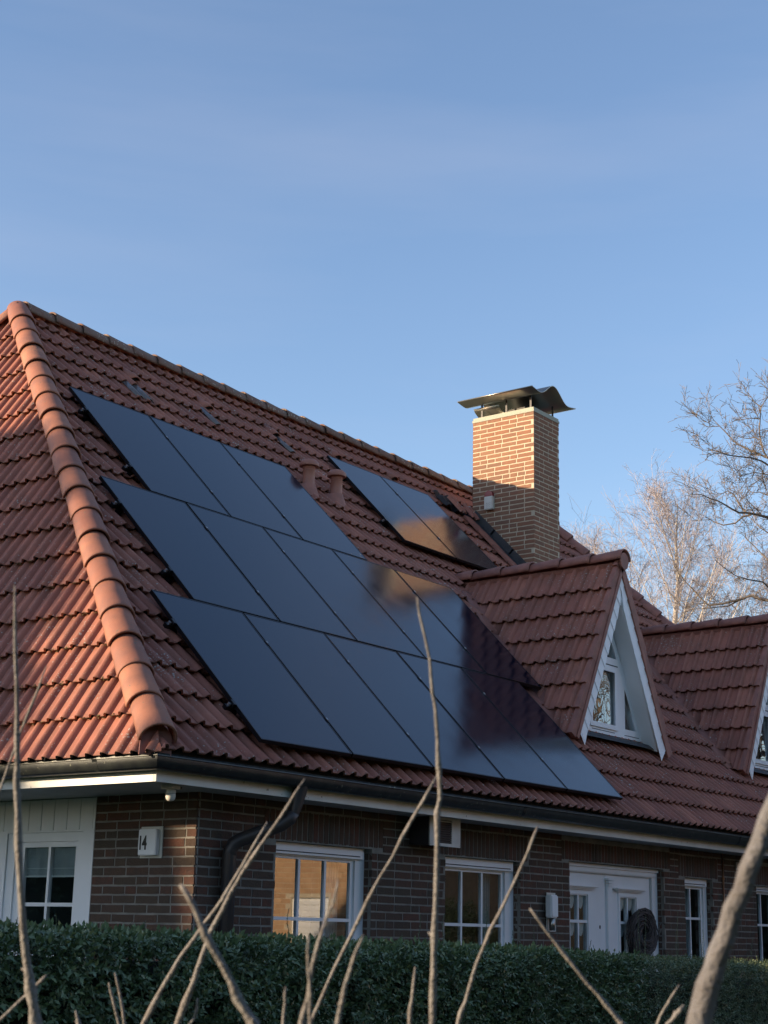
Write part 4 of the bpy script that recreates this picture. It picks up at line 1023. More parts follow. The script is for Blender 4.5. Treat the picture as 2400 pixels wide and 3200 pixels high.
# shoots standing above the clipped top
def shoot(x, y, z0, h, seed, size=.022):
    r = random.Random(seed); pts = []; px_, py_ = x, y
    for i in range(7):
        pts.append((px_, py_, z0+h*i/6)); px_ += r.uniform(-.01, .01); py_ += r.uniform(-.008, .008)
    mb = MB().tube(pts, [.003*(1-.1*i) for i in range(7)], 5)
    n = int(h/.016)
    for k in range(n):
        t = .15+.85*k/n; i = min(int(t*6), 5); f = t*6-i; c = Vector(pts[i]).lerp(Vector(pts[i+1]), f)
        a = k*2.0; s = Vector((math.cos(a), math.sin(a), .35)).normalized(); w = s.cross(Vector((0, 0, 1))).normalized(); L = size*(1.1-.5*t)
        mb.add([c, c+s*L*.5+w*L*.28, c+s*L, c+s*L*.5-w*L*.28], [(0, 1, 2, 3)])
    o = mb.build('shoot', m_conif2, hedge)
for i, (x, h, sz) in enumerate([(-2.75, .10, .026), (-2.65, .08, .026), (-2.3, .09, .024), (-1.52, .20, .022), (-1.30, .06, .02), (-.62, .20, .024), (-.55, .16, .024), (-.48, .12, .026), (-.42, .22, .02), (-.75, .10, .022), (.32, .30, .02), (.30, .14, .024), (.62, .18, .018), (.95, .12, .018), (1.15, .10, .016), (2.2, .16, .018), (2.26, .36, .016), (2.36, .30, .016), (2.44, .34, .016), (2.52, .24, .016), (2.62, .40, .016), (3.2, .26, .018), (3.35, .2, .02), (-3.4, .10, .028), (-3.32, .08, .028), (-3.0, .06, .026)]):
    if x > -9: shoot(x+random.uniform(-.03, .03), HY+random.uniform(.08, .5), htop(x)-.05, h+.03, i, sz)
r = random.Random(12)
for i in range(70):
    x = r.uniform(-4, 3.5); shoot(x, HY+r.uniform(.0, .6), htop(x)-.06, r.uniform(.06, .12), 100+i, r.uniform(.018, .026))

# ---------------------------------------------------------------- bare stems close to the camera
STEMS = [
    ('left_long', [(-7.0701, -6.8782, 1.8629, 0.00122), (-7.056, -6.87, 1.8021, 0.00164), (-7.0359, -6.859, 1.7172, 0.00205), (-7.0278, -6.8538, 1.6813, 0.00247), (-7.0141, -6.8469, 1.6249, 0.00289), (-6.9997, -6.841, 1.5682, 0.00331), (-6.9876, -6.838, 1.5257, 0.00373), (-6.9768, -6.8369, 1.4905, 0.00415), (-6.9672, -6.8369, 1.4621, 0.00456), (-6.9226, -6.8369, 1.2161, 0.00492), (-6.8979, -6.8369, 0.9673, 0.00532), (-6.8844, -6.8369, 0.7177, 0.00574), (-6.8844, -6.8369, 0.0, 0.00661)]),
    ('left_thin', [(-6.7698, -6.5846, 1.853, 0.00096), (-6.7698, -6.5723, 1.8252, 0.00111), (-6.7707, -6.5478, 1.7727, 0.00125), (-6.7705, -6.5385, 1.7509, 0.0014), (-6.7706, -6.5191, 1.7074, 0.00154), (-6.7709, -6.4619, 1.464, 0.00166), (-6.7711, -6.4302, 1.2161, 0.0018), (-6.7711, -6.4127, 0.9667, 0.00194), (-6.7711, -6.4127, 0.0, 0.00223)]),
    ('low_left', [(-6.8297, -6.6918, 1.4989, 0.00155), (-6.8338, -6.6814, 1.4874, 0.00161), (-6.841, -6.6644, 1.4707, 0.00167), (-6.8491, -6.6451, 1.4513, 0.00172), (-6.8916, -6.5437, 1.2268, 0.00186), (-6.9157, -6.4865, 0.9846, 0.00201), (-6.929, -6.4548, 0.737, 0.00217), (-6.929, -6.4548, 0.0, 0.00249)]),
    ('pairA', [(-6.6414, -6.5917, 1.4855, 0.00135), (-6.6345, -6.5928, 1.4674, 0.00164), (-6.6234, -6.5944, 1.4377, 0.00193), (-6.5745, -6.6014, 1.1926, 0.00208), (-6.5475, -6.6053, 0.9441, 0.00225), (-6.5327, -6.6075, 0.6946, 0.00243), (-6.5327, -6.6075, 0.0, 0.0028)]),
    ('pairB', [(-6.6396, -6.5993, 1.4972, 0.00135), (-6.6326, -6.6002, 1.4783, 0.00164), (-6.619, -6.6003, 1.4379, 0.00193), (-6.5746, -6.6006, 1.1919, 0.00208), (-6.55, -6.6008, 0.9431, 0.00225), (-6.5365, -6.6009, 0.6935, 0.00243), (-6.5365, -6.6009, 0.0, 0.0028)]),
    ('stub', [(-6.7303, -6.6333, 1.4575, 0.0011), (-6.7248, -6.6341, 1.4427, 0.00219), (-6.6762, -6.6412, 1.1976, 0.00237), (-6.6493, -6.6451, 0.9491, 0.00255), (-6.6345, -6.6472, 0.6995, 0.00276), (-6.6345, -6.6472, 0.0, 0.00317)]),
    ('cross7a', [(-6.5693, -6.7713, 1.6759, 0.00193), (-6.5757, -6.7403, 1.6251, 0.00209), (-6.581, -6.7173, 1.5889, 0.00226), (-6.5816, -6.7149, 1.5851, 0.00242), (-6.5877, -6.6947, 1.5579, 0.00259), (-6.5958, -6.667, 1.5193, 0.00275), (-6.6014, -6.6419, 1.4794, 0.00292), (-6.6056, -6.6182, 1.4383, 0.00308), (-6.6182, -6.5473, 1.1989, 0.00333), (-6.6251, -6.5079, 0.9521, 0.00359), (-6.629, -6.4862, 0.7031, 0.00388), (-6.629, -6.4862, 0.0, 0.00446)]),
    ('cross7b', [(-6.6314, -6.8797, 1.7185, 0.00146), (-6.637, -6.8574, 1.6849, 0.00171), (-6.6438, -6.8324, 1.6488, 0.00196), (-6.6511, -6.806, 1.6109, 0.00221), (-6.6534, -6.7945, 1.5919, 0.00246), (-6.6574, -6.7703, 1.5491, 0.00272), (-6.6575, -6.7579, 1.5214, 0.00297), (-6.657, -6.745, 1.4909, 0.00322), (-6.6574, -6.7242, 1.445, 0.00347), (-6.6585, -6.6662, 1.2018, 0.00375), (-6.6591, -6.634, 0.9539, 0.00405), (-6.6595, -6.6163, 0.7045, 0.00437), (-6.6595, -6.6163, 0.0, 0.00503)]),
    ('blur8', [(-7.1741, -7.2165, 1.581, 0.00187), (-7.1654, -7.2216, 1.5665, 0.00212), (-7.1554, -7.2258, 1.5459, 0.00238), (-7.1421, -7.2333, 1.5234, 0.00264), (-7.131, -7.2384, 1.5018, 0.00289), (-7.1202, -7.2448, 1.484, 0.00315), (-7.0487, -7.2872, 1.2482, 0.0034), (-7.0088, -7.3108, 1.0026, 0.00367), (-6.9868, -7.3239, 0.7539, 0.00397), (-6.9868, -7.3239, 0.0, 0.00456)]),
    ('fork9', [(-6.65, -6.7466, 1.4737, 0.0011), (-6.6478, -6.7444, 1.462, 0.0014), (-6.6472, -6.741, 1.4525, 0.0017), (-6.6485, -6.7361, 1.4453, 0.00201), (-6.6698, -6.6559, 1.2095, 0.00217), (-6.6817, -6.6111, 0.9638, 0.00234), (-6.6882, -6.5864, 0.7151, 0.00253), (-6.6882, -6.5864, 0.0, 0.00291)]),
    ('diag10', [(-6.6244, -7.0595, 1.7164, 0.00121), (-6.6303, -7.0308, 1.6692, 0.00135), (-6.6344, -7.0081, 1.6301, 0.0015), (-6.6397, -6.9817, 1.5863, 0.00165), (-6.6426, -6.9599, 1.5456, 0.0018), (-6.6452, -6.942, 1.5132, 0.00195), (-6.6472, -6.9237, 1.4776, 0.00209), (-6.6478, -6.9123, 1.4537, 0.00224), (-6.651, -6.8516, 1.2112, 0.00242), (-6.6528, -6.818, 0.9635, 0.00261), (-6.6537, -6.7995, 0.7142, 0.00282), (-6.6537, -6.7995, 0.0, 0.00325)]),
    ('vert11', [(-6.8385, -7.1829, 1.8595, 0.00107), (-6.8329, -7.1829, 1.8425, 0.00121), (-6.8254, -7.1839, 1.8227, 0.00135), (-6.8185, -7.1838, 1.8019, 0.00149), (-6.81, -7.1827, 1.7737, 0.00163), (-6.8038, -7.182, 1.7538, 0.00177), (-6.7976, -7.1799, 1.7306, 0.00191), (-6.7907, -7.1776, 1.7048, 0.00205), (-6.7835, -7.1738, 1.6745, 0.00219), (-6.7818, -7.1702, 1.6612, 0.00233), (-6.7695, -7.1613, 1.6045, 0.00247), (-6.7579, -7.1514, 1.5477, 0.00261), (-6.7519, -7.1469, 1.5195, 0.00275), (-6.7411, -7.1382, 1.4674, 0.00289), (-6.7133, -7.1158, 1.22, 0.00312), (-6.698, -7.1035, 0.9707, 0.00337), (-6.6896, -7.0967, 0.721, 0.00364), (-6.6896, -7.0967, 0.0, 0.00419)]),
    ('s12', [(-6.9855, -7.2133, 1.592, 0.00105), (-6.9839, -7.2061, 1.571, 0.00124), (-6.9844, -7.1989, 1.5561, 0.00142), (-6.9826, -7.186, 1.5215, 0.00161), (-6.9789, -7.1799, 1.4967, 0.00179), (-6.9778, -7.1723, 1.4762, 0.00198), (-6.9708, -7.1238, 1.2311, 0.00214), (-6.9669, -7.097, 0.9825, 0.00231), (-6.9648, -7.0822, 0.733, 0.00249), (-6.9648, -7.0822, 0.0, 0.00287)]),
    ('s13', [(-7.03, -7.2205, 1.5473, 0.00114), (-7.0244, -7.2169, 1.5225, 0.00127), (-7.0183, -7.2145, 1.4988, 0.00139), (-7.014, -7.2115, 1.4792, 0.00152), (-6.9846, -7.191, 1.2318, 0.00164), (-6.9684, -7.1797, 0.9826, 0.00177), (-6.9595, -7.1735, 0.7328, 0.00191), (-6.9595, -7.1735, 0.0, 0.0022)]),
    ('s14', [(-7.0041, -7.2552, 1.5481, 0.00114), (-7.0045, -7.2462, 1.5291, 0.00143), (-7.0042, -7.2388, 1.5114, 0.00171), (-7.0024, -7.2331, 1.4934, 0.002), (-7.0007, -7.2294, 1.4796, 0.00228), (-6.9843, -7.1937, 1.2327, 0.00246), (-6.9752, -7.174, 0.9837, 0.00266), (-6.9702, -7.1631, 0.7339, 0.00287), (-6.9702, -7.1631, 0.0, 0.0033)]),
    ('s15', [(-6.8323, -7.0315, 1.499, 0.00122), (-6.8297, -7.0288, 1.4851, 0.00145), (-6.8258, -7.0249, 1.4645, 0.00167), (-6.8004, -6.9995, 1.2171, 0.0018), (-6.7865, -6.9856, 0.9679, 0.00195), (-6.7788, -6.9779, 0.7181, 0.0021), (-6.7788, -6.9779, 0.0, 0.00242)]),
    ('s16', [(-6.6781, -7.0721, 1.5177, 0.00146), (-6.6734, -7.0646, 1.4866, 0.00179), (-6.6691, -7.0591, 1.4614, 0.00211), (-6.6463, -7.0299, 1.2142, 0.00228), (-6.6337, -7.0138, 0.965, 0.00246), (-6.6268, -7.005, 0.7152, 0.00266), (-6.6268, -7.005, 0.0, 0.00306)]),
    ('s17', [(-6.5477, -7.1379, 1.6643, 0.00121), (-6.5481, -7.1247, 1.6357, 0.00141), (-6.5509, -7.0996, 1.5873, 0.00161), (-6.5535, -7.0817, 1.5546, 0.00181), (-6.5547, -7.0649, 1.5204, 0.00201), (-6.553, -7.0492, 1.4798, 0.00221), (-6.5528, -7.0393, 1.457, 0.00241), (-6.5517, -6.9834, 1.2133, 0.0026), (-6.551, -6.9524, 0.9653, 0.00281), (-6.5507, -6.9354, 0.7158, 0.00304), (-6.5507, -6.9354, 0.0, 0.00349)]),
    ('s18', [(-6.7095, -7.2277, 1.5754, 0.00122), (-6.697, -7.236, 1.5569, 0.0014), (-6.6807, -7.2476, 1.5343, 0.00158), (-6.6616, -7.2613, 1.508, 0.00177), (-6.6463, -7.2731, 1.489, 0.00195), (-6.6334, -7.2822, 1.4711, 0.00213), (-6.554, -7.3382, 1.2408, 0.0023), (-6.5095, -7.3696, 0.9968, 0.00248), (-6.4848, -7.387, 0.7486, 0.00268), (-6.4848, -7.387, 0.0, 0.00309)]),
    ('s19', [(-6.9759, -7.6004, 1.6625, 0.00647), (-6.976, -7.5868, 1.6321, 0.00699), (-6.9761, -7.5711, 1.5969, 0.00751), (-6.9767, -7.5588, 1.5708, 0.00803), (-6.9755, -7.547, 1.5407, 0.00855), (-6.9756, -7.537, 1.5183, 0.00908), (-6.9745, -7.5273, 1.4932, 0.0096), (-6.9688, -7.4769, 1.2484, 0.01037), (-6.9656, -7.4491, 1.0, 0.0112), (-6.9639, -7.4337, 0.7504, 0.01209), (-6.9639, -7.4337, 0.0, 0.01391)]),
    ('s20', [(-6.4189, -7.2365, 1.5025, 0.00138), (-6.4226, -7.2218, 1.4802, 0.00164), (-6.4239, -7.2116, 1.4613, 0.0019), (-6.4325, -7.1444, 1.2207, 0.00205), (-6.4372, -7.107, 0.9735, 0.00222), (-6.4399, -7.0864, 0.7244, 0.00239), (-6.4399, -7.0864, 0.0, 0.00275)]),
    ('s21', [(-6.6016, -7.3324, 1.4896, 0.00167), (-6.6043, -7.3245, 1.4798, 0.00183), (-6.607, -7.3175, 1.472, 0.00198), (-6.644, -7.2217, 1.2441, 0.00214), (-6.6647, -7.1678, 1.0008, 0.00231), (-6.6762, -7.138, 0.7529, 0.00249), (-6.6762, -7.138, 0.0, 0.00287)]),
]
LIMBS = [
     [(25.867, 4.079, 10.063, 0.0402), (25.346, 5.183, 10.695, 0.0379), (24.937, 5.921, 10.878, 0.0248), (24.759, 6.089, 10.928, 0.0227), (24.571, 6.274, 10.959, 0.0205), (24.417, 6.38, 10.939, 0.0183), (24.257, 6.497, 11.013, 0.0162), (24.11, 6.582, 11.086, 0.0141), (23.956, 6.683, 11.158, 0.0119), (23.794, 6.799, 11.194, 0.0098), (23.624, 6.93, 11.267, 0.0077), (23.437, 7.094, 11.257, 0.006)] ,
     [(24.931, 6.432, 11.063, 0.0183), (24.896, 6.511, 11.161, 0.0162), (24.862, 6.588, 11.297, 0.0141), (24.821, 6.679, 11.511, 0.012), (24.763, 6.807, 11.603, 0.0099), (24.718, 6.907, 11.55, 0.0078), (24.657, 7.039, 11.527, 0.006), (24.59, 7.186, 11.571, 0.006)] ,
     [(24.973, 6.336, 11.011, 0.0183), (24.893, 6.517, 10.972, 0.0158), (24.826, 6.669, 10.827, 0.0134), (24.715, 6.915, 10.789, 0.011), (24.626, 7.108, 10.872, 0.0085), (24.588, 7.188, 10.932, 0.0061), (24.411, 7.563, 10.917, 0.006)] ,
     [(25.927, 3.91, 10.795, 0.0365), (25.566, 4.989, 11.776, 0.0348), (25.343, 5.646, 12.21, 0.0332), (25.24, 5.986, 12.387, 0.0205), (25.226, 6.111, 12.462, 0.0188), (25.19, 6.288, 12.56, 0.0171), (25.152, 6.465, 12.677, 0.0154), (25.106, 6.659, 12.796, 0.0137), (25.081, 6.802, 12.951, 0.012), (25.064, 6.929, 13.126, 0.0103), (25.038, 7.072, 13.302, 0.0086), (25.019, 7.2, 13.459, 0.0069), (25.022, 7.279, 13.593, 0.006)] ,
     [(24.711, 6.923, 13.186, 0.0091), (24.65, 7.056, 13.183, 0.0067), (24.588, 7.188, 13.18, 0.006), (24.543, 7.285, 13.264, 0.006)] ,
     [(25.878, 4.048, 10.654, 0.0329), (25.351, 4.993, 11.497, 0.0311), (24.971, 5.504, 11.864, 0.0294), (24.688, 5.76, 12.038, 0.0169), (24.485, 5.821, 12.091, 0.0153), (24.247, 5.963, 12.129, 0.0136), (23.999, 6.122, 12.12, 0.012), (23.737, 6.31, 12.122, 0.0104), (23.538, 6.353, 12.125, 0.0088), (23.317, 6.444, 12.074, 0.0073), (23.117, 6.487, 11.964, 0.006), (22.939, 6.484, 11.826, 0.006)] ,
     [(24.724, 6.894, 12.522, 0.0091), (24.665, 7.024, 12.587, 0.0073), (24.55, 7.271, 12.618, 0.006), (24.505, 7.366, 12.739, 0.006), (24.487, 7.404, 12.858, 0.006)] ,
     [(25.141, 5.944, 12.336, 0.0183), (25.109, 6.019, 12.494, 0.0164), (25.084, 6.077, 12.71, 0.0146), (25.075, 6.1, 13.002, 0.0128), (25.087, 6.072, 13.312, 0.011), (25.098, 6.044, 13.603, 0.0091), (25.132, 5.964, 13.735, 0.0073), (25.165, 5.888, 13.828, 0.006), (25.188, 5.831, 13.961, 0.006)] ,
     [(25.098, 6.044, 13.603, 0.011), (25.043, 6.173, 13.729, 0.0088), (25.017, 6.235, 13.851, 0.0066), (24.967, 6.349, 13.938, 0.006), (24.903, 6.496, 14.026, 0.006)] ,
     [(25.072, 6.107, 12.808, 0.0146), (25.03, 6.204, 12.872, 0.0117), (24.98, 6.321, 12.85, 0.0088), (24.922, 6.452, 12.867, 0.006), (24.85, 6.615, 12.954, 0.006)] ,
     [(25.083, 6.08, 13.312, 0.011), (25.009, 6.253, 13.343, 0.008), (24.958, 6.37, 13.33, 0.006), (24.892, 6.521, 13.3, 0.006)] ,
     [(25.872, 4.063, 10.358, 0.0274), (25.382, 5.308, 11.552, 0.0252), (25.099, 5.944, 11.942, 0.012), (25.034, 6.049, 11.961, 0.0098), (24.947, 6.204, 12.003, 0.0077), (24.879, 6.313, 11.956, 0.006), (24.781, 6.487, 11.911, 0.006)] ,
     [(25.101, 6.039, 11.967, 0.0128), (25.081, 6.084, 12.075, 0.0102), (25.02, 6.227, 12.236, 0.0077), (24.955, 6.376, 12.215, 0.006), (24.929, 6.436, 12.151, 0.006)] ,
     [(25.881, 4.039, 8.384, 0.0438), (25.472, 5.107, 8.786, 0.0414), (25.07, 6.065, 8.991, 0.0281), (24.998, 6.212, 9.022, 0.0257), (24.904, 6.404, 9.112, 0.0233), (24.807, 6.602, 9.03, 0.0209), (24.64, 6.949, 8.939, 0.0185), (24.493, 7.244, 8.901, 0.0161), (24.417, 7.385, 9.046, 0.0137), (24.34, 7.525, 9.248, 0.0113), (24.263, 7.665, 9.421, 0.0089), (24.184, 7.805, 9.625, 0.0066)] ,
     [(24.848, 6.62, 9.04, 0.0146), (24.733, 6.874, 8.89, 0.0117), (24.572, 7.223, 8.856, 0.0088), (24.407, 7.571, 8.835, 0.006), (24.285, 7.821, 8.754, 0.006)] ,
     [(25.888, 4.02, 8.744, 0.0329), (25.301, 5.029, 8.966, 0.0302), (24.73, 5.906, 9.222, 0.0167), (24.508, 5.925, 9.295, 0.0142), (24.201, 6.138, 9.318, 0.0116), (23.915, 6.299, 9.366, 0.0091), (23.629, 6.454, 9.525, 0.0067), (23.375, 6.536, 9.652, 0.006)] ,
     [(25.848, 4.133, 9.04, 0.0292), (25.445, 5.434, 9.554, 0.0268), (25.261, 6.104, 9.976, 0.0135), (25.278, 6.285, 10.176, 0.011), (25.295, 6.465, 10.377, 0.0086), (25.31, 6.646, 10.58, 0.0062), (25.382, 6.698, 10.839, 0.006)] ,
     [(25.859, 4.102, 9.623, 0.0292), (25.635, 5.469, 10.42, 0.0265), (25.62, 6.228, 10.708, 0.0126), (25.809, 6.488, 10.903, 0.0097), (25.977, 6.796, 11.222, 0.0068), (26.151, 7.085, 11.423, 0.006)] ,
     [(25.87, 4.071, 10.21, 0.0292), (25.409, 5.337, 11.183, 0.0263), (25.159, 5.991, 11.468, 0.0124), (25.1, 6.174, 11.558, 0.0095), (25.059, 6.313, 11.55, 0.0066), (25.019, 6.448, 11.657, 0.006)] ,
]
SLAB = {
 'left_long': 'tall slender bare branch at the left edge rising past the gutter',
 'left_thin': 'thin bare twig leaning over the left roof tiles beside the tall branch',
 'low_left': 'short bare twig slanting up from the lower left corner',
 'pairA': 'left one of two short cut twigs side by side before the hedge',
 'pairB': 'right one of two short cut twigs side by side before the hedge',
 'stub': 'tiny twig tip at the bottom edge between the left branches',
 'cross7a': 'bare branch rising to the right, ending below the rain pipe',
 'cross7b': 'bare branch rising to the right, its tip over the rain pipe outlet',
 'blur8': 'blurred bare branch leaning left across the two rising branches',
 'fork9': 'short forked twig at the bottom edge under the crossing branches',
 'diag10': 'long bare branch slanting up to meet the tall upright one',
 'vert11': 'tallest upright bare branch standing against the solar panels',
 's12': 'bare branch in front of the first window, rising right of the upright twig',
 's13': 'dark blurred upright twig below the first window',
 's14': 'dark knobbly twig leaning right, below the first window corner',
 's15': 'short dark upright twig at the bottom left of the first window',
 's16': 'short upright twig left of the tallest bare branch',
 's17': 'bare branch rising right across the second window to the eaves',
 's18': 'bare branch leaning left below the wall lamp',
 's19': 'thick grey bare branch leaning across the right edge',
 's20': 'short bare twig leaning right before the hedge near the thick branch',
 's21': 'short rounded twig stub at the bottom beside the thick branch'}
for (nm, L) in STEMS:
    rnd = random.Random(len(L)*31+ord(nm[-1])); mb = MB(); pts = []; rad = []
    # densify with small natural wander and bud nodes
    for i in range(len(L)-1):
        a = Vector(L[i][:3]); b = Vector(L[i+1][:3]); m = max(2, int((b-a).length/.022)); m = min(m, 8)
        for k in range(m):
            t = k/m; p = a.lerp(b, t); r_ = L[i][3]*(1-t)+L[i+1][3]*t
            w = .0006 if nm != 's19' else .0012
            pts.append(p+Vector((rnd.uniform(-w, w), rnd.uniform(-w, w), 0)) if 0 < i or k else p)
            node = rnd.random() < .2
            rad.append(r_*.86*(1.08 if node else rnd.uniform(.97, 1.03)) if nm == 's19' else r_*(1.4 if node else rnd.uniform(.93, 1.07)))
    pts.append(Vector(L[-1][:3])); rad.append(L[-1][3])
    rad[0] *= .55
    st = mb.tube(pts, rad, 10, jit=.04).build('bare_branch', m_stem2 if nm == 's19' else m_stem, smooth=True)
    prop(st, SLAB[nm], 'branch', 'bare branches close to the camera')
    for k in range(2, len(pts)-2, 4 if nm != 's19' else 9):
        if pts[k].z < 1.35: break
        d = Vector((rnd.uniform(-1, 1), rnd.uniform(-1, 1), rnd.uniform(.2, 1))).normalized(); rr = rad[k]
        MB().tube([pts[k], pts[k]+d*rr*1.4, pts[k]+d*rr*2.0], [rr*.55, rr*.4, rr*.1], 6).build('bud', m_stem, st, smooth=True)
# ---------------------------------------------------------------- trees
def grow(mb, p, d, L, r, depth, rnd, droop, spread, segs=4, ratio=.62, kids=(2, 4), minr=.003, nside=4):
    pts = [p]; rads = [r]; q = p; dd = d.copy()
    for i in range(segs):
        dd = (dd+Vector((rnd.uniform(-.16, .16), rnd.uniform(-.16, .16), rnd.uniform(-.12, .12)))+Vector((0, 0, -droop*(1 if depth < 2 else .2)))).normalized()
        q = q+dd*(L/segs); pts.append(q); rads.append(max(minr, r*(1-.75*(i+1)/segs)))
    mb.tube(pts, rads, nside if depth > 0 else 3, cap=False)
    if depth <= 0: return
    for i in range(1, len(pts)):
        for k in range(rnd.randint(*kids) if i > 0 else 0):
            t = rnd.random(); c = pts[i-1].lerp(pts[i], t)
            ax = Vector((rnd.uniform(-1, 1), rnd.uniform(-1, 1), rnd.uniform(-.6, 1))).normalized()
            nd = (dd*(1-spread)+ax*spread).normalized()
            grow(mb, c, nd, L*ratio*rnd.uniform(.6, 1.15), max(minr, rads[i]*.6), depth-1, rnd, droop, spread, max(3, segs-1), ratio, kids, minr, nside)
def birch(base, top, label, seed, lean=.0, scale=1.0, stems=None):
    rnd = random.Random(seed); root = empty('birch_tree', base, label, 'birch tree', 'bare birches behind the house')
    base = Vector(base); top = Vector(top); n = 12; tp = [base.lerp(top, i/n)+Vector((rnd.uniform(-.06, .06), rnd.uniform(-.06, .06), 0)) for i in range(n+1)]
    tr = [.16*scale*(1-i/n)**.8+.012 for i in range(n+1)]
    t = MB().tube(tp, tr, 8).build('trunk', m_birch, root, smooth=True)
    mb = MB(); lm = MB()
    H = (top-base).length
    for i in range(60):
        f = .28+.70*i/60; c = base.lerp(top, f); a = rnd.uniform(0, 6.28)
        L = H*(.54*(1-f)+.085)*rnd.uniform(.75, 1.15); up = 1.15 if f < .75 else 1.5
        d = Vector((math.cos(a), math.sin(a), up*rnd.uniform(.9, 1.4))).normalized()
        pts = [c]; q = c; dd = d.copy(); sg = 6; r0 = .034*(1-f)+.009
        for k in range(sg):
            dd = (dd+Vector((rnd.uniform(-.1, .1), rnd.uniform(-.1, .1), .04))).normalized(); q = q+dd*L/sg; pts.append(q)
        lm.tube(pts, [r0*(1-.75*k/sg) for k in range(sg+1)], 5, cap=False)
        for k in range(1, sg+1):
            for j in range(3):
                ax = Vector((rnd.uniform(-1, 1), rnd.uniform(-1, 1), rnd.uniform(-.2, 1.1))).normalized()
                grow(mb, pts[k-1].lerp(pts[k], rnd.random()), (dd*.5+ax*.6).normalized(), L*.26*rnd.uniform(.6, 1.2)+.2, .005, 2, rnd, .10, .42, 3, .6, (1, 1), .0026, 3)
    lm.build('limbs', m_birch, root, smooth=True); mb.build('crown', m_btwig, root, kind='stuff')
birch((27.7, 9.95, 0), (27.85, 9.65, 12.4), 'tall bare birch with pale trunk behind the right end of the roof', 3)
birch((27.3, 10.3, 0), (26.9, 11.5, 11.0), 'slimmer bare birch leaning left, left of the tall birch', 5, scale=.7)
birch((29.0, 8.0, 0), (29.4, 7.4, 10.6), 'low bare birch behind the crooked limbs at the right', 8, scale=.7)
rnd = random.Random(2)
oak = empty('bare_tree', (25.8, 4.2, 0), 'large bare tree with crooked dark limbs reaching in from the right edge', 'tree')
MB().tube([(25.83, 4.18, 0), (25.9, 4.0, 3), (25.96, 3.82, 6.5), (25.9, 3.9, 9.5), (26.1, 3.6, 13), (26.3, 3.2, 17)], [.38, .33, .28, .22, .15, .05], 12).build('trunk', m_oak, oak, smooth=True)
tw = MB()
for L in LIMBS:
    pts = [Vector(q[:3]) for q in L]; rad = [q[3]*1.3 for q in L]
    MB().tube(pts, rad, 7, cap=False).build('limb', m_oak, oak, smooth=True)
    for i in range(1, len(pts)):
        seg = (pts[i]-pts[i-1]); n = max(1, int(seg.length*5))
        for k in range(n):
            ax = Vector((rnd.uniform(-1, 1), rnd.uniform(-1, 1), rnd.uniform(-.5, 1.2))).normalized()
            grow(tw, pts[i-1].lerp(pts[i], rnd.random()), (seg.normalized()*.5+ax*.8).normalized(), rnd.uniform(.25, .9), max(.006, rad[i]*.4), 2, rnd, .0, .55, 3, .6, (1, 2), .0045, 3)
tw.build('twigs', m_oak, oak, kind='stuff')

# conifer in the neighbouring garden to the left: outside the picture, it shades the near roof slope
cn = empty('conifer_tree', (-12, 15.2, 0), 'broad dark conifer in the garden left of the house', 'tree')
MB().tube([(-12, 15.2, 0), (-12, 15.2, 9.6)], [.28, .03], 8).build('trunk', m_oak, cn)
def crown_r(z): return 1.6*max(9.9-z, 0)**.5
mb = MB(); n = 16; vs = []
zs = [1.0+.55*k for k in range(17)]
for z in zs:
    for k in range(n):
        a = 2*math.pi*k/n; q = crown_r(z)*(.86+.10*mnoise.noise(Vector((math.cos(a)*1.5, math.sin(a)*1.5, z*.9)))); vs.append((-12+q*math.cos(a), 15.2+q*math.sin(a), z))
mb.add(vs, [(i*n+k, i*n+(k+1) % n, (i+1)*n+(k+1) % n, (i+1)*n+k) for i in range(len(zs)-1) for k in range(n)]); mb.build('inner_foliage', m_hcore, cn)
r = np.random.default_rng(9); n = 6500; z = r.uniform(.9, 10.1, n); rad = 1.6*np.sqrt(np.clip(9.9-z, 0, 99))*r.uniform(.70, 0.99, n); th = r.uniform(0, 6.283, n)
P = np.stack([-12+rad*np.cos(th), 15.2+rad*np.sin(th), z], 1); Nn = np.stack([np.cos(th), np.sin(th), -.2+0*th], 1)
leaf_mass(P, Nn, np.full(n, .12), m_conif, 'needles', cn, .5, 7, 11)

# neighbour's house across the garden, seen only as a reflection
nb = empty('neighbour_house', (15, -10, 0), 'tan brick house across the garden, lit by the sun', 'house')
NX = 15.0; NY0, NY1 = -16.0, -7.7
win = [(-9.95, -9.1, .7, 2.15), (-14.5, -13.5, .9, 2.2)]
MN = walll(NX)
nwall = plate('wall', [(-NY1, 0), (-NY1, 3.4), (-NY0, 3.4), (-NY0, 0)], [[(-b, c), (-b, d), (-a, d), (-a, c)] for a, b, c, d in win], .2, MN, m_cmortar, nb)
MBn = MB()
for rr in range(36):
    z = .01+rr*.0925; y = NY0+.002+(.13 if rr % 2 else 0)
    while y < NY1-.05:
        ye = min(y+.25, NY1-.002)
        if not any(y < b and ye > a and z < d and z+.08 > c for a, b, c, d in win):
            MBn.box((NX-.012, y, z), (NX+.02, ye, z+.078))
        y = ye+.013
MBn.build('brickwork', m_farbrick, nwall, kind='stuff')
for a, b, c, d in win:
    w = boxo('window', (NX+.05, a, c), (NX+.09, b, d), m_white, nb)
    for k in range(int((d-c)/.1)): boxo('shutter_slat', (NX+.03, a+.04, c+.02+k*.1), (NX+.0495, b-.04, c+.105+k*.1), m_white, w, bev=.008)
boxo('front_wall', (NX+.2, NY1-.2, 0), (NX+9, NY1, 3.4), m_farbrick, nb)
boxo('back_wall', (NX+.2, NY0, 0), (NX+9, NY0+.2, 3.4), m_farbrick, nb)
MB().prism([(NX-.5, NY0-.4, 3.4), (NX-.5, NY1+.4, 3.4), (NX-.5, (NY0+NY1)/2, 7.0)], (10, 0, 0)).build('roof', m_tile, nb)
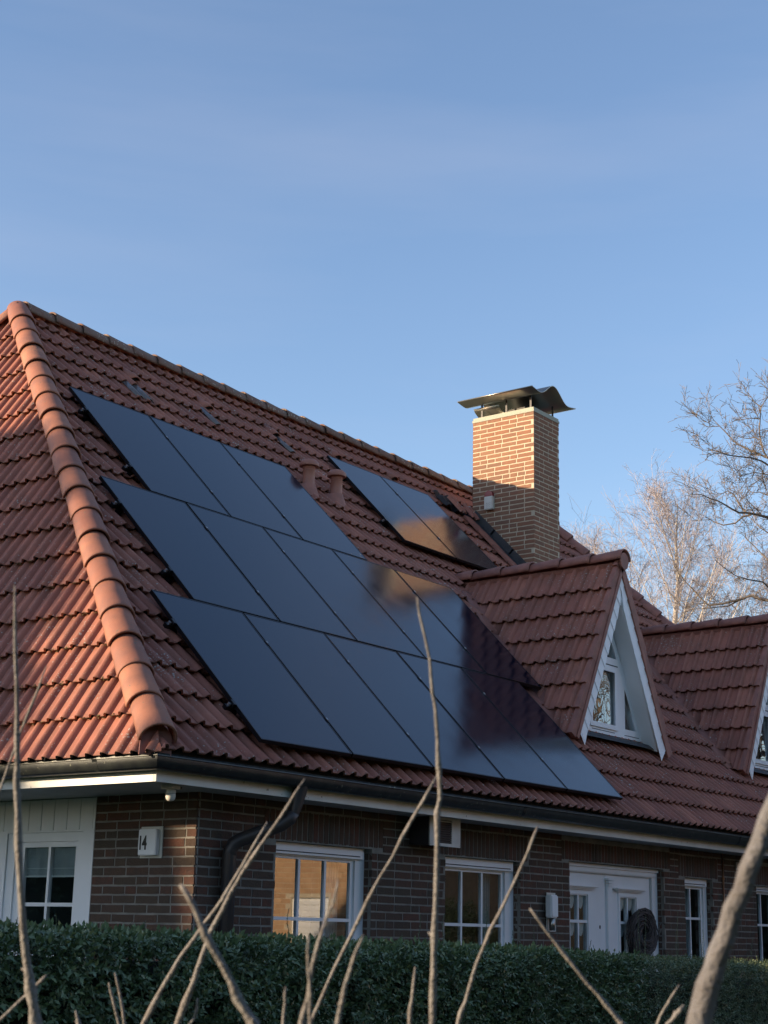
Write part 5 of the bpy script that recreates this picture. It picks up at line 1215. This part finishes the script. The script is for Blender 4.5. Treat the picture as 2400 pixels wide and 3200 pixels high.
# bare tree and shrub seen mirrored in the panes
def small_tree(x, y, h, label, seed, material=m_oak):
    rnd = random.Random(seed); rt = empty('garden_tree', (x, y, 0), label, 'tree', 'bare trees in the garden across')
    MB().tube([(x, y, 0), (x, y, h*.5), (x+.2, y, h)], [.16, .11, .03], 8).build('trunk', m_oak, rt)
    mb = MB()
    for i in range(26):
        f = .3+.65*i/26; a = rnd.uniform(0, 6.28)
        grow(mb, Vector((x, y, h*f)), Vector((math.cos(a), math.sin(a), .8)).normalized(), h*.4*(1.2-f), .05*(1.2-f)+.01, 2, rnd, 0, .5, 4, .6, (1, 3), .008, 3)
    mb.build('crown', material, rt, kind='stuff')
small_tree(23, -3.6, 12, 'bare garden tree right of the neighbour house', 21)
small_tree(30, -7.5, 14, 'tall bare garden tree behind the neighbour house', 22)
small_tree(19.5, -4.6, 8, 'smaller bare garden tree at the garden edge', 23)
sh = empty('garden_shrub', (13.5, -5.6, 0), 'pale leafy shrub beside the neighbour house', 'shrub')
r = np.random.default_rng(19); n = 2500; th = r.uniform(0, 6.283, n); ph = np.arccos(r.uniform(-.3, 1, n)); rr = r.uniform(.7, 1, n)
P = np.stack([13.6+.95*rr*np.sin(ph)*np.cos(th), -5.3+.8*rr*np.sin(ph)*np.sin(th), .9+1.2*rr*np.cos(ph)], 1)
leaf_mass(P, P-np.array([13.6, -5.3, .9]), np.full(n, .05), mat('yellow_green_leaf', (.30, .27, .09), .6), 'foliage', sh, .5, 7, 23)

# unseen evergreen belts, added to block skylight, low sun and bright window reflections
def belt(x0, y0, x1, y1, h, depth, label_name, seed, n):
    rr = np.random.default_rng(seed); a = Vector((x0, y0, 0)); b = Vector((x1, y1, 0)); d = (b-a).normalized(); s = Vector((-d.y, d.x, 0)); L = (b-a).length
    def top(t): return h*(1+.16*mnoise.noise(Vector((t*.16, seed, 0)))+.10*mnoise.noise(Vector((t*.5, seed, 4))))
    mb = MB(); N = 50
    vs = []
    for i in range(N+1):
        t = L*i/N; p = a+d*t
        for (o, z) in ((-depth/2, 0), (-depth/2, top(t)*.75), (0, top(t)), (depth/2, top(t)*.75), (depth/2, 0)): vs.append((p+s*o)+Vector((0, 0, z)))
    mb.add(vs, [(i*5+k, (i+1)*5+k, (i+1)*5+k+1, i*5+k+1) for i in range(N) for k in range(4)])
    root = mb.build(label_name, m_hcore); root['kind'] = 'stuff'
    t = rr.uniform(0, L, n); sd = rr.choice([-1, 1], n); z = rr.uniform(.1, 1.03, n)*np.array([top(v) for v in t]); off = sd*(depth/2)*np.clip((1.12-z/h)*2.4, .1, 1)
    P = np.stack([x0+d.x*t+s.x*off, y0+d.y*t+s.y*off, z], 1); Nn = np.stack([s.x*sd, s.y*sd, .2+0*sd], 1)
    leaf_mass(P, Nn, np.full(n, .22), m_conif, 'belt_foliage', root, .5, 7, seed+1)
belt(-45, -19, 11, -21, 7.5, 3.5, 'tree_belt', 31, 5000)  # behind the camera, added to darken the facade
belt(-70, 10, -22, 52, 5.6, 3, 'tree_belt', 32, 2500)  # far left, low against the sun, added to darken the left window's reflection
belt(-23.0, 10.5, -20.8, 17.2, 8.8, 2.5, 'tree_belt', 33, 1200)  # added to keep the sun off the hedge
belt(26.5, -32, 27.5, 0.5, 5.4, 3, 'tree_belt', 34, 1800)  # added to hide the bright horizon mirrored in the right windows
